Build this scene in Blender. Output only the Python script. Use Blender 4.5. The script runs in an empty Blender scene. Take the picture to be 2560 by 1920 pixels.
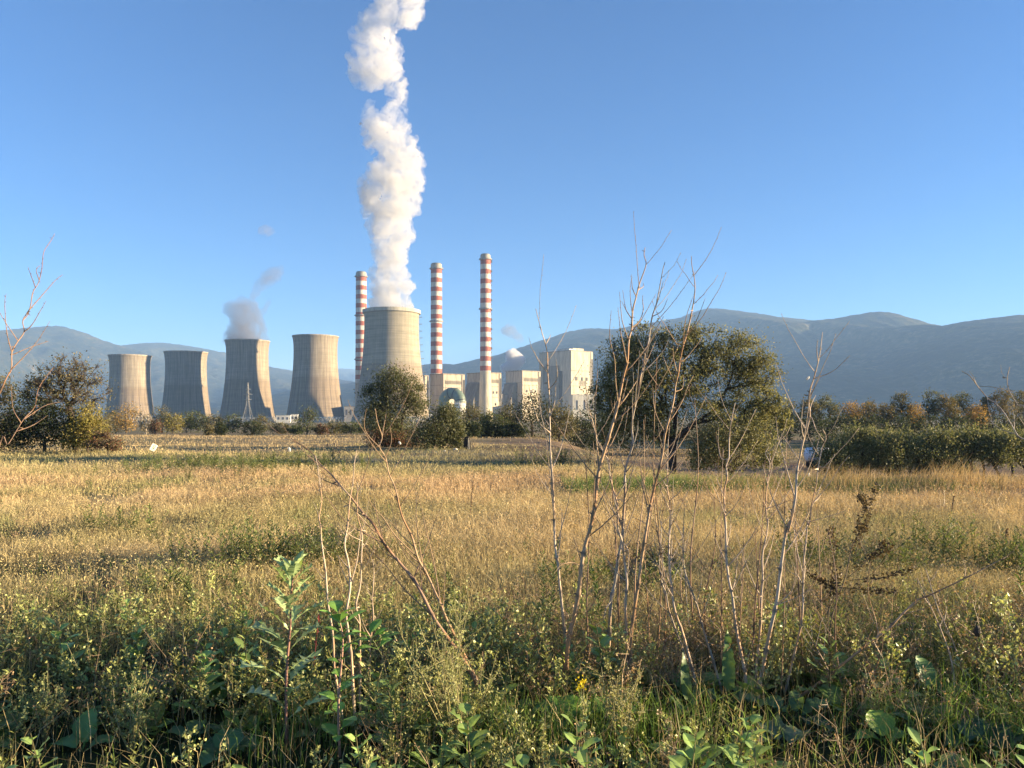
import bpy, math, random
import numpy as np
from mathutils import Vector

random.seed(7)
rng = np.random.default_rng(11)
R = math.radians
sc = bpy.context.scene
col = sc.collection

# ------------------------------------------------------------------ camera, sky, sun
F, CX, HY = 1923.0, 1280.0, 1030.0          # focal length, centre and horizon of the photograph (px of 2560 x 1920)
K = 2560.0 / 2212.0                          # px of the 2212 px wide view -> px of the photograph
CAMZ = 1.7
cam_d = bpy.data.cameras.new("camera")
cam = bpy.data.objects.new("camera", cam_d)
col.objects.link(cam)
cam.location = (0, 0, CAMZ)
cam.rotation_euler = (R(90), 0, 0)
cam_d.sensor_fit = 'HORIZONTAL'
cam_d.sensor_width = 36.0
cam_d.lens = 36.0 * F / 2560.0
cam_d.shift_y = (HY - 960.0) / 2560.0
cam_d.clip_start = 0.05
cam_d.clip_end = 60000
sc.camera = cam

SUN_AZ, SUN_EL = 92.0, 9.0                   # clockwise from the view direction; height above the horizon
w = bpy.data.worlds.new("World")
sc.world = w
w.use_nodes = True
nt = w.node_tree
bg = nt.nodes["Background"]
sky = nt.nodes.new("ShaderNodeTexSky")
sky.sky_type = 'NISHITA'
sky.sun_disc = False
sky.sun_elevation = R(SUN_EL)
sky.sun_rotation = R(SUN_AZ)
sky.altitude = 600
sky.air_density = 1.0
sky.dust_density = 0.35
sky.ozone_density = 6.0
nt.links.new(sky.outputs[0], bg.inputs[0])
bg.inputs[1].default_value = 0.05

sd = bpy.data.lights.new("sun", 'SUN')
sd.energy = 5.0
sd.angle = R(0.5)
sd.color = (1.0, 0.78, 0.48)
so = bpy.data.objects.new("sun", sd)
col.objects.link(so)
sv = Vector((math.sin(R(SUN_AZ)) * math.cos(R(SUN_EL)), math.cos(R(SUN_AZ)) * math.cos(R(SUN_EL)), math.sin(R(SUN_EL))))
so.rotation_euler = sv.to_track_quat('Z', 'Y').to_euler()
so.location = (300, 40, 60)

sc.view_settings.view_transform = 'Standard'
sc.view_settings.look = 'None'
sc.view_settings.gamma = 1
sc.view_settings.exposure = 2.42
sc.cycles.use_denoising = True
sc.cycles.max_bounces = 8
sc.cycles.diffuse_bounces = 3
sc.cycles.glossy_bounces = 2
sc.cycles.transmission_bounces = 4
sc.cycles.volume_bounces = 6
sc.cycles.transparent_max_bounces = 12
sc.cycles.volume_step_rate = 1.0
sc.cycles.volume_max_steps = 256


# ------------------------------------------------------------------ helpers
def P(x, y, D):
    """photograph pixel -> point on the plane y = D"""
    return np.array([(x - CX) / F * D, D, CAMZ + (HY - y) / F * D])


def Pd(x, y, D):
    return P(x * K, y * K, D)


def _hash(ix, iy, iz, seed):
    h = np.sin(ix * 127.1 + iy * 311.7 + iz * 74.7 + seed * 53.3) * 43758.5453
    return h - np.floor(h)


def vnoise(p, seed=0):
    p = np.asarray(p, float)
    i = np.floor(p); f = p - i
    u = f * f * (3 - 2 * f)
    r = 0
    for dx in (0, 1):
        for dy in (0, 1):
            for dz in (0, 1):
                wgt = (u[:, 0] if dx else 1 - u[:, 0]) * (u[:, 1] if dy else 1 - u[:, 1]) * (u[:, 2] if dz else 1 - u[:, 2])
                r = r + wgt * _hash(i[:, 0] + dx, i[:, 1] + dy, i[:, 2] + dz, seed)
    return r


def fbm(p, octaves=4, seed=0, gain=0.5):
    p = np.asarray(p, float)
    a, s, t = 1.0, 0.0, 0.0
    for o in range(octaves):
        s = s + a * vnoise(p * 2.0 ** o + 17.3 * o, seed + o)
        t += a
        a *= gain
    return s / t


def fbm2(x, y, octaves=4, seed=0):
    x = np.atleast_1d(np.asarray(x, float)); y = np.atleast_1d(np.asarray(y, float))
    return fbm(np.stack([x, y, np.zeros_like(x)], 1), octaves, seed)


def sstep(a, b, x):
    t = np.clip((np.asarray(x, float) - a) / (b - a), 0, 1)
    return t * t * (3 - 2 * t)


GD = np.array([-1e5, 0, 36, 80, 150, 300, 600, 1000, 1400, 1e5])
GZ = np.array([0, 0, 0, -0.9, -2.4, -4.6, -8.0, -11.3, -14.0, -14.0])


def ground(x, y):
    x = np.asarray(x, float); y = np.asarray(y, float)
    z = np.interp(y, GD, GZ)
    dip = 2.1 * sstep(16.5, 31.0, y) * sstep(2.0, 10.0, x) * (1 - sstep(70, 160, y))
    bumps = 0.05 * np.sin(x * 0.9 + 1.3) * np.sin(y * 0.7) + 0.04 * np.sin(x * 0.31 + y * 0.23)
    return z - dip + bumps * (1 - sstep(60, 200, y))


class MB:
    """collects vertices, colours, a second vector and faces; build() links them as ONE mesh object"""
    def __init__(s):
        s.V, s.C, s.Pv, s.T, s.Q, s.tm, s.qm, s.n = [], [], [], [], [], [], [], 0

    def add(s, v, tris=None, quads=None, c=(1, 1, 1), p=None, mat=0):
        v = np.asarray(v, float).reshape(-1, 3)
        c = np.asarray(c, float)
        if c.ndim == 1:
            c = np.tile(c, (len(v), 1))
        s.V.append(v); s.C.append(c)
        s.Pv.append(np.zeros_like(v) if p is None else np.asarray(p, float))
        if tris is not None and len(tris):
            t = np.asarray(tris, np.int64).reshape(-1, 3) + s.n
            s.T.append(t); s.tm.append(np.full(len(t), mat))
        if quads is not None and len(quads):
            q = np.asarray(quads, np.int64).reshape(-1, 4) + s.n
            s.Q.append(q); s.qm.append(np.full(len(q), mat))
        s.n += len(v)

    def arrays(s):
        V = np.concatenate(s.V); C = np.concatenate(s.C)
        T = np.concatenate(s.T) if s.T else np.zeros((0, 3), np.int64)
        Q = np.concatenate(s.Q) if s.Q else np.zeros((0, 4), np.int64)
        return V, C, T, Q

    def build(s, name, mats, parent=None, smooth=False, origin=None):
        V = np.concatenate(s.V)
        C = np.concatenate(s.C); Pv = np.concatenate(s.Pv)
        T = np.concatenate(s.T) if s.T else np.zeros((0, 3), np.int64)
        Q = np.concatenate(s.Q) if s.Q else np.zeros((0, 4), np.int64)
        mi = np.concatenate(([np.concatenate(s.tm)] if s.tm else []) + ([np.concatenate(s.qm)] if s.qm else []))
        if origin is not None:
            V = V - np.asarray(origin, float)
        me = bpy.data.meshes.new(name)
        nT, nQ = len(T), len(Q)
        me.vertices.add(len(V)); me.vertices.foreach_set("co", V.ravel())
        me.loops.add(nT * 3 + nQ * 4)
        me.loops.foreach_set("vertex_index", np.concatenate([T.ravel(), Q.ravel()]).astype(np.int32))
        me.polygons.add(nT + nQ)
        starts = np.concatenate([np.arange(nT) * 3, nT * 3 + np.arange(nQ) * 4])
        me.polygons.foreach_set("loop_start", starts.astype(np.int32))
        me.polygons.foreach_set("loop_total", np.concatenate([np.full(nT, 3), np.full(nQ, 4)]).astype(np.int32))
        me.polygons.foreach_set("material_index", mi.astype(np.int32))
        me.polygons.foreach_set("use_smooth", np.full(nT + nQ, smooth))
        a = me.attributes.new("col", 'FLOAT_COLOR', 'POINT')
        a.data.foreach_set("color", np.concatenate([C, np.ones((len(C), 1))], 1).ravel().astype(np.float32))
        a = me.attributes.new("pos", 'FLOAT_VECTOR', 'POINT')
        a.data.foreach_set("vector", Pv.ravel().astype(np.float32))
        me.update(calc_edges=True)
        for m in (mats if isinstance(mats, (list, tuple)) else [mats]):
            me.materials.append(m)
        o = bpy.data.objects.new(name, me)
        col.objects.link(o)
        if origin is not None:
            o.location = origin
        if parent is not None:
            o.parent = parent
            if origin is not None:
                o.location = (0, 0, 0)
        return o


def tag(o, label=None, cat=None, group=None, kind=None):
    if label: o["label"] = label
    if cat: o["category"] = cat
    if group: o["group"] = group
    if kind: o["kind"] = kind
    return o


def thing(name, loc, label, cat, group=None):
    o = bpy.data.objects.new(name, None)
    o.empty_display_size = 0.3
    col.objects.link(o)
    o.location = loc
    return tag(o, label, cat, group)


def unit(v):
    v = np.asarray(v, float)
    return v / (np.linalg.norm(v, axis=-1, keepdims=True) + 1e-12)


def tube(mb, pts, rad, sides=6, c=(1, 1, 1), mat=0, cap=True, along=None):
    pts = np.asarray(pts, float); n = len(pts)
    rad = np.broadcast_to(np.asarray(rad, float), (n,))
    t = unit(np.gradient(pts, axis=0))
    ref = np.array([0, 1.0, 0]) if abs(t[0][1]) < 0.8 else np.array([1.0, 0, 0])
    a = unit(np.cross(t, ref)); b = np.cross(t, a)
    th = np.arange(sides) / sides * 2 * math.pi
    ring = np.cos(th)[None, :, None] * a[:, None, :] + np.sin(th)[None, :, None] * b[:, None, :]
    v = pts[:, None, :] + ring * rad[:, None, None]
    i = np.arange(n - 1)[:, None] * sides + np.arange(sides)[None, :]
    j = np.arange(n - 1)[:, None] * sides + (np.arange(sides)[None, :] + 1) % sides
    q = np.stack([i, j, j + sides, i + sides], -1).reshape(-1, 4)
    c = np.asarray(c, float)
    cc = np.repeat(c, sides, 0) if c.ndim == 2 else c
    seg = np.concatenate([[0], np.cumsum(np.linalg.norm(np.diff(pts, axis=0), axis=1))])
    p = np.stack([np.repeat(seg, sides), np.tile(th, n), np.repeat(rad, sides)], 1)
    tr = []
    if cap and sides >= 3:
        for k in range(1, sides - 1):
            tr.append((0, k + 1, k)); o = (n - 1) * sides
            tr.append((o, o + k, o + k + 1))
    mb.add(v.reshape(-1, 3), tr, q, cc, p, mat)


def box(mb, lo, hi, c=(1, 1, 1), mat=0, rot=0.0, about=(0, 0)):
    x0, y0, z0 = lo; x1, y1, z1 = hi
    v = np.array([[x0, y0, z0], [x1, y0, z0], [x1, y1, z0], [x0, y1, z0], [x0, y0, z1], [x1, y0, z1], [x1, y1, z1], [x0, y1, z1]], float)
    if rot:
        ca, sa = math.cos(rot), math.sin(rot)
        d = v[:, :2] - np.array(about)
        v[:, 0] = about[0] + d[:, 0] * ca - d[:, 1] * sa
        v[:, 1] = about[1] + d[:, 0] * sa + d[:, 1] * ca
    mb.add(v, None, [(0, 3, 2, 1), (4, 5, 6, 7), (0, 1, 5, 4), (1, 2, 6, 5), (2, 3, 7, 6), (3, 0, 4, 7)], c, v * 1.0, mat)


def lathe(mb, prof, sides=48, c=(1, 1, 1), mat=0, center=(0, 0, 0), closed=False):
    """prof: rows of radius, z; colours may be given per row"""
    prof = np.asarray(prof, float); n = len(prof)
    th = np.arange(sides + 1) / sides * 2 * math.pi
    v = np.stack([prof[:, 0][:, None] * np.cos(th), prof[:, 0][:, None] * np.sin(th), np.repeat(prof[:, 1][:, None], sides + 1, 1)], -1)
    i = np.arange(n - 1)[:, None] * (sides + 1) + np.arange(sides)[None, :]
    q = np.stack([i, i + 1, i + sides + 2, i + sides + 1], -1).reshape(-1, 4)
    c = np.asarray(c, float)
    cc = np.repeat(c, sides + 1, 0) if c.ndim == 2 else c
    p = np.stack([np.tile(th, n), np.repeat(prof[:, 1], sides + 1), np.repeat(prof[:, 0], sides + 1)], 1)
    mb.add(v.reshape(-1, 3) + np.array(center), None, q, cc, p, mat)


def rand_dirs(n, zbias=0.0):
    d = rng.normal(size=(n, 3)); d[:, 2] += zbias
    return unit(d)


def leaves(mb, ctr, d, nrm, L, W, c, bend=0.12, mat=0):
    ctr = np.asarray(ctr, float); n = len(ctr)
    d = unit(d); s = unit(np.cross(d, nrm)); u = np.cross(s, d)
    L = np.broadcast_to(np.asarray(L, float), (n,))[:, None]; W = np.broadcast_to(np.asarray(W, float), (n,))[:, None]
    v = np.stack([ctr, ctr + d * L * 0.45 + s * W * 0.5 + u * L * bend, ctr + d * L, ctr + d * L * 0.45 - s * W * 0.5 + u * L * bend], 1)
    q = np.arange(n)[:, None] * 4 + np.arange(4)[None, :]
    cc = np.repeat(np.broadcast_to(np.asarray(c, float), (n, 3)), 4, 0)
    mb.add(v.reshape(-1, 3), None, q, cc, None, mat)


def blades(mb, base, h, wd, lean, c, mat=0, tipc=None, curve=0.5):
    """grass blades: two segments each, bent towards lean (n,2)"""
    n = len(base)
    yaw = rng.uniform(0, 2 * math.pi, n)
    s = np.stack([np.cos(yaw), np.sin(yaw), np.zeros(n)], 1) * (wd / 2)[:, None]
    l3 = np.concatenate([lean, np.zeros((n, 1))], 1)
    up = np.array([0, 0, 1.0])
    m = base + up * (h * 0.55)[:, None] + l3 * (h * 0.55 * (1 - curve))[:, None] * 0.6
    t = base + up * (h * np.sqrt(np.clip(1 - 0.35 * (lean ** 2).sum(1), 0.3, 1)))[:, None] + l3 * h[:, None]
    v = np.stack([base - s, base + s, m - s * 0.8, m + s * 0.8, t], 1)
    o = np.arange(n)[:, None] * 5
    q = o + np.array([0, 1, 3, 2]); tr = o + np.array([2, 3, 4])
    tipc = c if tipc is None else tipc
    cc = np.stack([c * 0.9, c * 0.9, c, c, tipc], 1).reshape(-1, 3)
    mb.add(v.reshape(-1, 3), tr, q, cc, None, mat)


def scatter(mb, tmpl, pos, yaw, scl, tint=None, lean=None):
    V, C, T, Q = tmpl
    n = len(pos); m = len(V)
    ca, sa = np.cos(yaw)[:, None], np.sin(yaw)[:, None]
    x = (V[None, :, 0] * ca - V[None, :, 1] * sa) * scl[:, None]
    y = (V[None, :, 0] * sa + V[None, :, 1] * ca) * scl[:, None]
    z = np.repeat(V[None, :, 2], n, 0) * scl[:, None]
    if lean is not None:
        x = x + z * lean[:, :1]; y = y + z * lean[:, 1:]
    v = np.stack([x, y, z], -1) + pos[:, None, :]
    c = np.repeat(C[None], n, 0)
    if tint is not None:
        c = c * tint[:, None, :]
    off = (np.arange(n) * m)[:, None, None]
    t = (T[None] + off).reshape(-1, 3) if len(T) else None
    q = (Q[None] + off).reshape(-1, 4) if len(Q) else None
    mb.add(v.reshape(-1, 3), t, q, c.reshape(-1, 3))


# ------------------------------------------------------------------ materials
def mat(name):
    m = bpy.data.materials.new(name)
    m.use_nodes = True
    n = m.node_tree
    b = n.nodes["Principled BSDF"]
    return m, n, b, n.nodes["Material Output"]


def node(n, t, **kw):
    x = n.nodes.new(t)
    for k, v in kw.items():
        if k in x.bl_rna.properties:
            setattr(x, k, v)
        else:
            x.inputs[k].default_value = v
    return x


def attr(n, name):
    a = n.nodes.new("ShaderNodeAttribute"); a.attribute_name = name
    return a


def ramp(n, fac, stops):
    r = n.nodes.new("ShaderNodeValToRGB")
    el = r.color_ramp.elements
    while len(el) < len(stops): el.new(0.5)
    for e, (p, c) in zip(el, stops):
        e.position = p
        e.color = (*c, 1) if len(c) == 3 else c
    n.links.new(fac, r.inputs[0])
    return r


def mix(n, a, b, fac, mode='MULTIPLY'):
    x = n.nodes.new("ShaderNodeMix"); x.data_type = 'RGBA'; x.blend_type = mode
    for s, v in ((0, fac), (6, a), (7, b)):
        if hasattr(v, 'is_linked') or hasattr(v, 'links'):
            n.links.new(v, x.inputs[s])
        elif s == 0:
            x.inputs[0].default_value = v
        else:
            x.inputs[s].default_value = (*v, 1)
    return x.outputs[2]


def leaf_mat(name, trans=0.35, rough=0.55, spec=0.3, warm=(1.15, 1.1, 0.6)):
    m, n, b, out = mat(name)
    a = attr(n, "col")
    n.links.new(a.outputs[0], b.inputs["Base Color"])
    b.inputs["Roughness"].default_value = rough
    b.inputs["Specular IOR Level"].default_value = spec
    if trans > 0:
        tr = n.nodes.new("ShaderNodeBsdfTranslucent")
        n.links.new(mix(n, a.outputs[0], warm, 1.0), tr.inputs[0])
        ms = n.nodes.new("ShaderNodeMixShader"); ms.inputs[0].default_value = trans
        n.links.new(b.outputs[0], ms.inputs[1]); n.links.new(tr.outputs[0], ms.inputs[2])
        n.links.new(ms.outputs[0], out.inputs[0])
    return m


def plain(name, c, rough=0.8, noise=0.0, scale=5.0, metal=0.0, spec=0.3):
    m, n, b, out = mat(name)
    b.inputs["Roughness"].default_value = rough
    b.inputs["Metallic"].default_value = metal
    b.inputs["Specular IOR Level"].default_value = spec
    if noise:
        tc = n.nodes.new("ShaderNodeTexCoord")
        t = node(n, "ShaderNodeTexNoise", Scale=scale, Detail=6.0, Roughness=0.65)
        n.links.new(tc.outputs["Object"], t.inputs["Vector"])
        r = ramp(n, t.outputs[0], [(0.3, (1 - noise,) * 3), (0.7, (1 + noise * 0.3,) * 3)])
        n.links.new(mix(n, c, r.outputs[0], 1.0), b.inputs["Base Color"])
    else:
        b.inputs["Base Color"].default_value = (*c, 1)
    return m


M_LEAF = leaf_mat("leaf")
M_GLOSSLEAF = leaf_mat("waxy leaf", 0.3, 0.42, 0.4)
M_BLADE = leaf_mat("grass blade", 0.3, 0.7, 0.15, (1.1, 1.0, 0.75))


def attr_mat(name, rough=0.85, noise=0.35, scale=(40, 40, 40), spec=0.2, coord="Object"):
    m, n, b, out = mat(name)
    a = attr(n, "col")
    tc = n.nodes.new("ShaderNodeTexCoord")
    mp = n.nodes.new("ShaderNodeMapping"); mp.inputs["Scale"].default_value = scale
    if coord == "pos":
        n.links.new(attr(n, "pos").outputs["Vector"], mp.inputs[0])
    else:
        n.links.new(tc.outputs[coord], mp.inputs[0])
    t = node(n, "ShaderNodeTexNoise", Scale=1.0, Detail=5.0, Roughness=0.6)
    n.links.new(mp.outputs[0], t.inputs["Vector"])
    r = ramp(n, t.outputs[0], [(0.3, (1 - noise,) * 3), (0.7, (1 + noise * 0.35,) * 3)])
    n.links.new(mix(n, a.outputs[0], r.outputs[0], 1.0), b.inputs["Base Color"])
    b.inputs["Roughness"].default_value = rough
    b.inputs["Specular IOR Level"].default_value = spec
    bp = node(n, "ShaderNodeBump", Strength=0.3, Distance=0.01)
    n.links.new(t.outputs[0], bp.inputs["Height"])
    n.links.new(bp.outputs[0], b.inputs["Normal"])
    return m


M_BARK = attr_mat("bark", 0.9, 0.5, (25, 25, 8))
M_STALK = attr_mat("dry stalk", 0.6, 0.3, (9, 2.2, 1), 0.3, "pos")
M_WALL = attr_mat("concrete panel", 0.85, 0.42, (0.30, 0.30, 0.05), 0.2)
M_PAINT = attr_mat("weathered paint", 0.65, 0.48, (0.5, 0.5, 0.10), 0.25)


def tower_mat(name, base, low, streak, ring):
    """concrete shell: vertical streaks, pour rings, browner lower half; pos = angle, height 0..1, radius"""
    m, n, b, out = mat(name)
    a = attr(n, "pos")
    def tex(sc_, det, rough=0.6, scale=1.0):
        mp = n.nodes.new("ShaderNodeMapping"); mp.inputs["Scale"].default_value = sc_
        n.links.new(a.outputs["Vector"], mp.inputs[0])
        t = node(n, "ShaderNodeTexNoise", Scale=scale, Detail=det, Roughness=rough)
        n.links.new(mp.outputs[0], t.inputs["Vector"])
        return t.outputs[0]
    fine = ramp(n, tex((38, 1.6, 0.0), 3.0), [(0.36, (1 - streak,) * 3), (0.56, (1, 1, 1))])
    wide = ramp(n, tex((11, 2.2, 0.0), 4.0), [(0.3, (1 - streak * 0.8,) * 3), (0.62, (1.05,) * 3)])
    rings = ramp(n, tex((0.6, 55, 0.0), 2.0), [(0.35, (1 - ring,) * 3), (0.6, (1.03,) * 3)])
    blotch = ramp(n, tex((5, 9, 0.0), 5.0), [(0.3, (0.86,) * 3), (0.7, (1.05,) * 3)])
    # rib lines: thin darker verticals evenly spaced
    sp = n.nodes.new("ShaderNodeSeparateXYZ"); n.links.new(a.outputs["Vector"], sp.inputs[0])
    mu = node(n, "ShaderNodeMath", operation='MULTIPLY'); mu.inputs[1].default_value = 72 / (2 * math.pi)
    n.links.new(sp.outputs[0], mu.inputs[0])
    fr = node(n, "ShaderNodeMath", operation='FRACT'); n.links.new(mu.outputs[0], fr.inputs[0])
    rib = ramp(n, fr.outputs[0], [(0.0, (0.86,) * 3), (0.12, (1, 1, 1)), (0.9, (1, 1, 1)), (1.0, (0.86,) * 3)])
    wob = node(n, "ShaderNodeMath", operation='MULTIPLY_ADD'); wob.inputs[1].default_value = 0.05; wob.inputs[2].default_value = -0.025
    n.links.new(tex((3, 0.5, 0), 2.0), wob.inputs[0])
    ad = node(n, "ShaderNodeMath", operation='ADD'); n.links.new(sp.outputs[1], ad.inputs[0]); n.links.new(wob.outputs[0], ad.inputs[1])
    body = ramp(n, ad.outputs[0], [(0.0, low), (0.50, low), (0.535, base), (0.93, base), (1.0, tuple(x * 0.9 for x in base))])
    c = body.outputs[0]
    for t in (fine, wide, rings, blotch, rib):
        c = mix(n, c, t.outputs[0], 1.0)
    n.links.new(c, b.inputs["Base Color"])
    b.inputs["Roughness"].default_value = 0.9
    b.inputs["Specular IOR Level"].default_value = 0.15
    return m


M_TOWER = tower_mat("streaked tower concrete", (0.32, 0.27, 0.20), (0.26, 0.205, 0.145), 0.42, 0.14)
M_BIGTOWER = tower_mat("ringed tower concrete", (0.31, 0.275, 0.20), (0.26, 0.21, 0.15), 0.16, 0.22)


def steam_mat(name, dens, scale, lo, hi, color=(0.97, 0.97, 0.975), skin=0.06, fade=None, step=0.13, erode=None):
    """scattering vapour inside the plume's mesh, torn by noise; a thin pale skin on its surface"""
    m, n, b, out = mat(name)
    n.nodes.remove(b)
    m.cycles.volume_step_rate = step
    tc = n.nodes.new("ShaderNodeTexCoord")
    t = node(n, "ShaderNodeTexNoise", Scale=scale, Detail=6.0, Roughness=0.68, Distortion=0.9)
    n.links.new(tc.outputs["Object"], t.inputs["Vector"])
    mr = node(n, "ShaderNodeMapRange"); mr.inputs[1].default_value = lo; mr.inputs[2].default_value = hi
    mr.inputs[3].default_value = 0.0; mr.inputs[4].default_value = dens
    if erode:
        sp0 = n.nodes.new("ShaderNodeSeparateXYZ"); n.links.new(tc.outputs["Object"], sp0.inputs[0])
        er = node(n, "ShaderNodeMapRange"); er.inputs[1].default_value = erode[0]; er.inputs[2].default_value = erode[1]
        er.inputs[3].default_value = 0.0; er.inputs[4].default_value = erode[2]
        n.links.new(sp0.outputs[2], er.inputs[0])
        sb = node(n, "ShaderNodeMath", operation='SUBTRACT'); n.links.new(t.outputs[0], sb.inputs[0]); n.links.new(er.outputs[0], sb.inputs[1])
        n.links.new(sb.outputs[0], mr.inputs[0])
    else:
        n.links.new(t.outputs[0], mr.inputs[0])
    d = mr.outputs[0]
    if fade:
        sp = n.nodes.new("ShaderNodeSeparateXYZ"); n.links.new(tc.outputs["Object"], sp.inputs[0])
        fr = node(n, "ShaderNodeMapRange"); fr.inputs[1].default_value = fade[0]; fr.inputs[2].default_value = fade[1]
        fr.inputs[3].default_value = 1.0; fr.inputs[4].default_value = fade[2]
        n.links.new(sp.outputs[2], fr.inputs[0])
        mm = node(n, "ShaderNodeMath", operation='MULTIPLY'); n.links.new(d, mm.inputs[0]); n.links.new(fr.outputs[0], mm.inputs[1])
        d = mm.outputs[0]
    v = n.nodes.new("ShaderNodeVolumePrincipled")
    v.inputs["Color"].default_value = (*color, 1)
    v.inputs["Anisotropy"].default_value = 0.1
    n.links.new(d, v.inputs["Density"])
    n.links.new(v.outputs[0], out.inputs["Volume"])
    tr = n.nodes.new("ShaderNodeBsdfTransparent")
    df = n.nodes.new("ShaderNodeBsdfTranslucent"); df.inputs[0].default_value = (*color, 1)
    ms = n.nodes.new("ShaderNodeMixShader"); ms.inputs[0].default_value = skin
    n.links.new(tr.outputs[0], ms.inputs[1]); n.links.new(df.outputs[0], ms.inputs[2])
    n.links.new(ms.outputs[0], out.inputs["Surface"])
    return m


# ------------------------------------------------------------------ ground
TAN, PINK, OLIVE, GREEN, DULL, SOIL = (np.array(c) for c in ((.58, .46, .255), (.58, .425, .245), (.40, .355, .165), (.16, .21, .07), (.26, .24, .14), (.19, .125, .085)))


def field_colour(x, y):
    """colour of the field's growth at a place: bands of dry, green and dull growth, broken by patches"""
    x = np.asarray(x, float); y = np.asarray(y, float)
    n1 = fbm2(x * 0.35, y * 0.35, 4, 3)[:, None]; n2 = fbm2(x * 0.9 + 40, y * 0.5, 4, 9)[:, None]
    yy = y + (n1[:, 0] - 0.5) * 5
    def lerp(a, b, t): return a * (1 - t) + b * t
    c = lerp(GREEN * 1.1, OLIVE * 1.15, sstep(3.6, 5.6, yy)[:, None] * np.ones((1, 3)))
    c = lerp(c, TAN, sstep(5.2, 9.0, yy)[:, None])
    c = lerp(c, PINK, (sstep(13, 15.5, yy) * (1 - sstep(19, 21, yy)))[:, None])
    c = lerp(c, OLIVE, (sstep(20, 23, yy) * (1 - sstep(29, 33, yy)) * 0.6)[:, None])
    c = lerp(c, DULL, (sstep(24, 27, y) * (1 - sstep(38, 42, yy)) * sstep(-12, -4, x) * 0.7)[:, None])
    gs = sstep(16.6, 17.8, y + 0.05 * x) * (1 - sstep(19.5, 21.0, y + 0.05 * x)) * sstep(1.0, 3.0, x) * (1 - sstep(7.0, 9.5, x))
    c = lerp(c, GREEN * 1.1, gs[:, None] * 0.85)
    c = lerp(c, OLIVE, np.clip((n1 - 0.52) * 5, 0, 0.7))
    c = lerp(c, GREEN * 1.3, np.clip((n2 - 0.62) * 5, 0, 0.45))
    return c


def ground_colour(x, y):
    c = field_colour(x, y) * (0.16 + 0.40 * sstep(6, 12, y))[:, None]  # darkened under the near weeds: shade of their gaps put into the colour
    n1 = fbm2(x * 0.05, y * 0.12, 4, 5); n2 = fbm2(x * 0.02 + 9, y * 0.05, 4, 6)
    far = sstep(34, 42, y)[:, None]
    tan2 = np.array((.33, .25, .135)); dk = np.array((.13, .095, .065)); gr = np.array((.20, .19, .09))
    b = tan2 * np.ones((len(y), 1))
    band = np.sin(y * 0.22 + n1 * 5) * 0.5 + 0.5
    b = b * (1 - 0.5 * (band * sstep(60, 90, y))[:, None]) + dk * (0.5 * (band * sstep(60, 90, y))[:, None])
    b = b * (1 - np.clip((n2 - 0.45) * 4, 0, 0.8)[:, None]) + gr * np.clip((n2 - 0.45) * 4, 0, 0.8)[:, None]
    c = c * (1 - far) + b * far
    # bare ploughed soil right of the middle
    pl = sstep(-3, 0, x) * sstep(24.5, 29, y + 0.15 * np.abs(x)) * (1 - sstep(66, 75, y)) * np.clip(0.5 + (fbm2(x * 0.3, y * 0.8, 3, 8) - 0.4) * 2.0, 0.25, 1)
    c = c * (1 - pl[:, None]) + SOIL * pl[:, None]
    gv = sstep(-9, -6, x) * (1 - sstep(-1, 3, x)) * sstep(26, 28, y) * (1 - sstep(32, 34, y)) * 0.6
    c = c * (1 - gv[:, None]) + np.array((.25, .22, .16)) * gv[:, None]
    return c


def build_ground():
    rr = np.concatenate([[0.0], np.geomspace(0.8, 16000, 330)])
    a1 = np.arange(-40, 40.01, 0.3); a2 = np.arange(44, 320, 4.0)
    an = np.radians(np.concatenate([a1, a2])); na = len(an); nr = len(rr)
    X = rr[:, None] * np.sin(an); Y = rr[:, None] * np.cos(an)
    x, y = X.ravel(), Y.ravel()
    z = ground(x, y) + (fbm2(x * 2.2, y * 2.2, 3, 2) - 0.5) * 0.10 * (1 - sstep(40, 80, rr.repeat(na)))
    pl = sstep(0, 3, x) * sstep(26, 30, y) * (1 - sstep(60, 70, y))
    z = z + pl * (fbm2(x * 1.3, y * 3.0, 3, 4) - 0.5) * 0.3
    i = np.arange(nr - 1)[:, None] * na + np.arange(na)[None, :]
    j = np.arange(nr - 1)[:, None] * na + (np.arange(na)[None, :] + 1) % na
    q = np.stack([i, i + na, j + na, j], -1).reshape(-1, 4)
    mb = MB()
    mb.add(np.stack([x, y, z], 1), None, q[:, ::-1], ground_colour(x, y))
    m, n, b, out = mat("earth and stubble")
    a = attr(n, "col")
    g = n.nodes.new("ShaderNodeNewGeometry")
    t = node(n, "ShaderNodeTexNoise", Scale=3.0, Detail=8.0, Roughness=0.7)
    n.links.new(g.outputs["Position"], t.inputs["Vector"])
    t2 = node(n, "ShaderNodeTexNoise", Scale=0.15, Detail=6.0, Roughness=0.7)
    n.links.new(g.outputs["Position"], t2.inputs["Vector"])
    r = ramp(n, t.outputs[0], [(0.3, (0.45,) * 3), (0.7, (1.3,) * 3)])
    r2 = ramp(n, t2.outputs[0], [(0.3, (0.7, 0.72, 0.7)), (0.7, (1.2,) * 3)])
    n.links.new(mix(n, mix(n, a.outputs[0], r.outputs[0], 1.0), r2.outputs[0], 1.0), b.inputs["Base Color"])
    b.inputs["Roughness"].default_value = 0.95
    b.inputs["Specular IOR Level"].default_value = 0.1
    bp = node(n, "ShaderNodeBump", Strength=0.6, Distance=0.08)
    n.links.new(t.outputs[0], bp.inputs["Height"]); n.links.new(bp.outputs[0], b.inputs["Normal"])
    tag(mb.build("ground", m, smooth=True), kind="structure")


build_ground()


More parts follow.
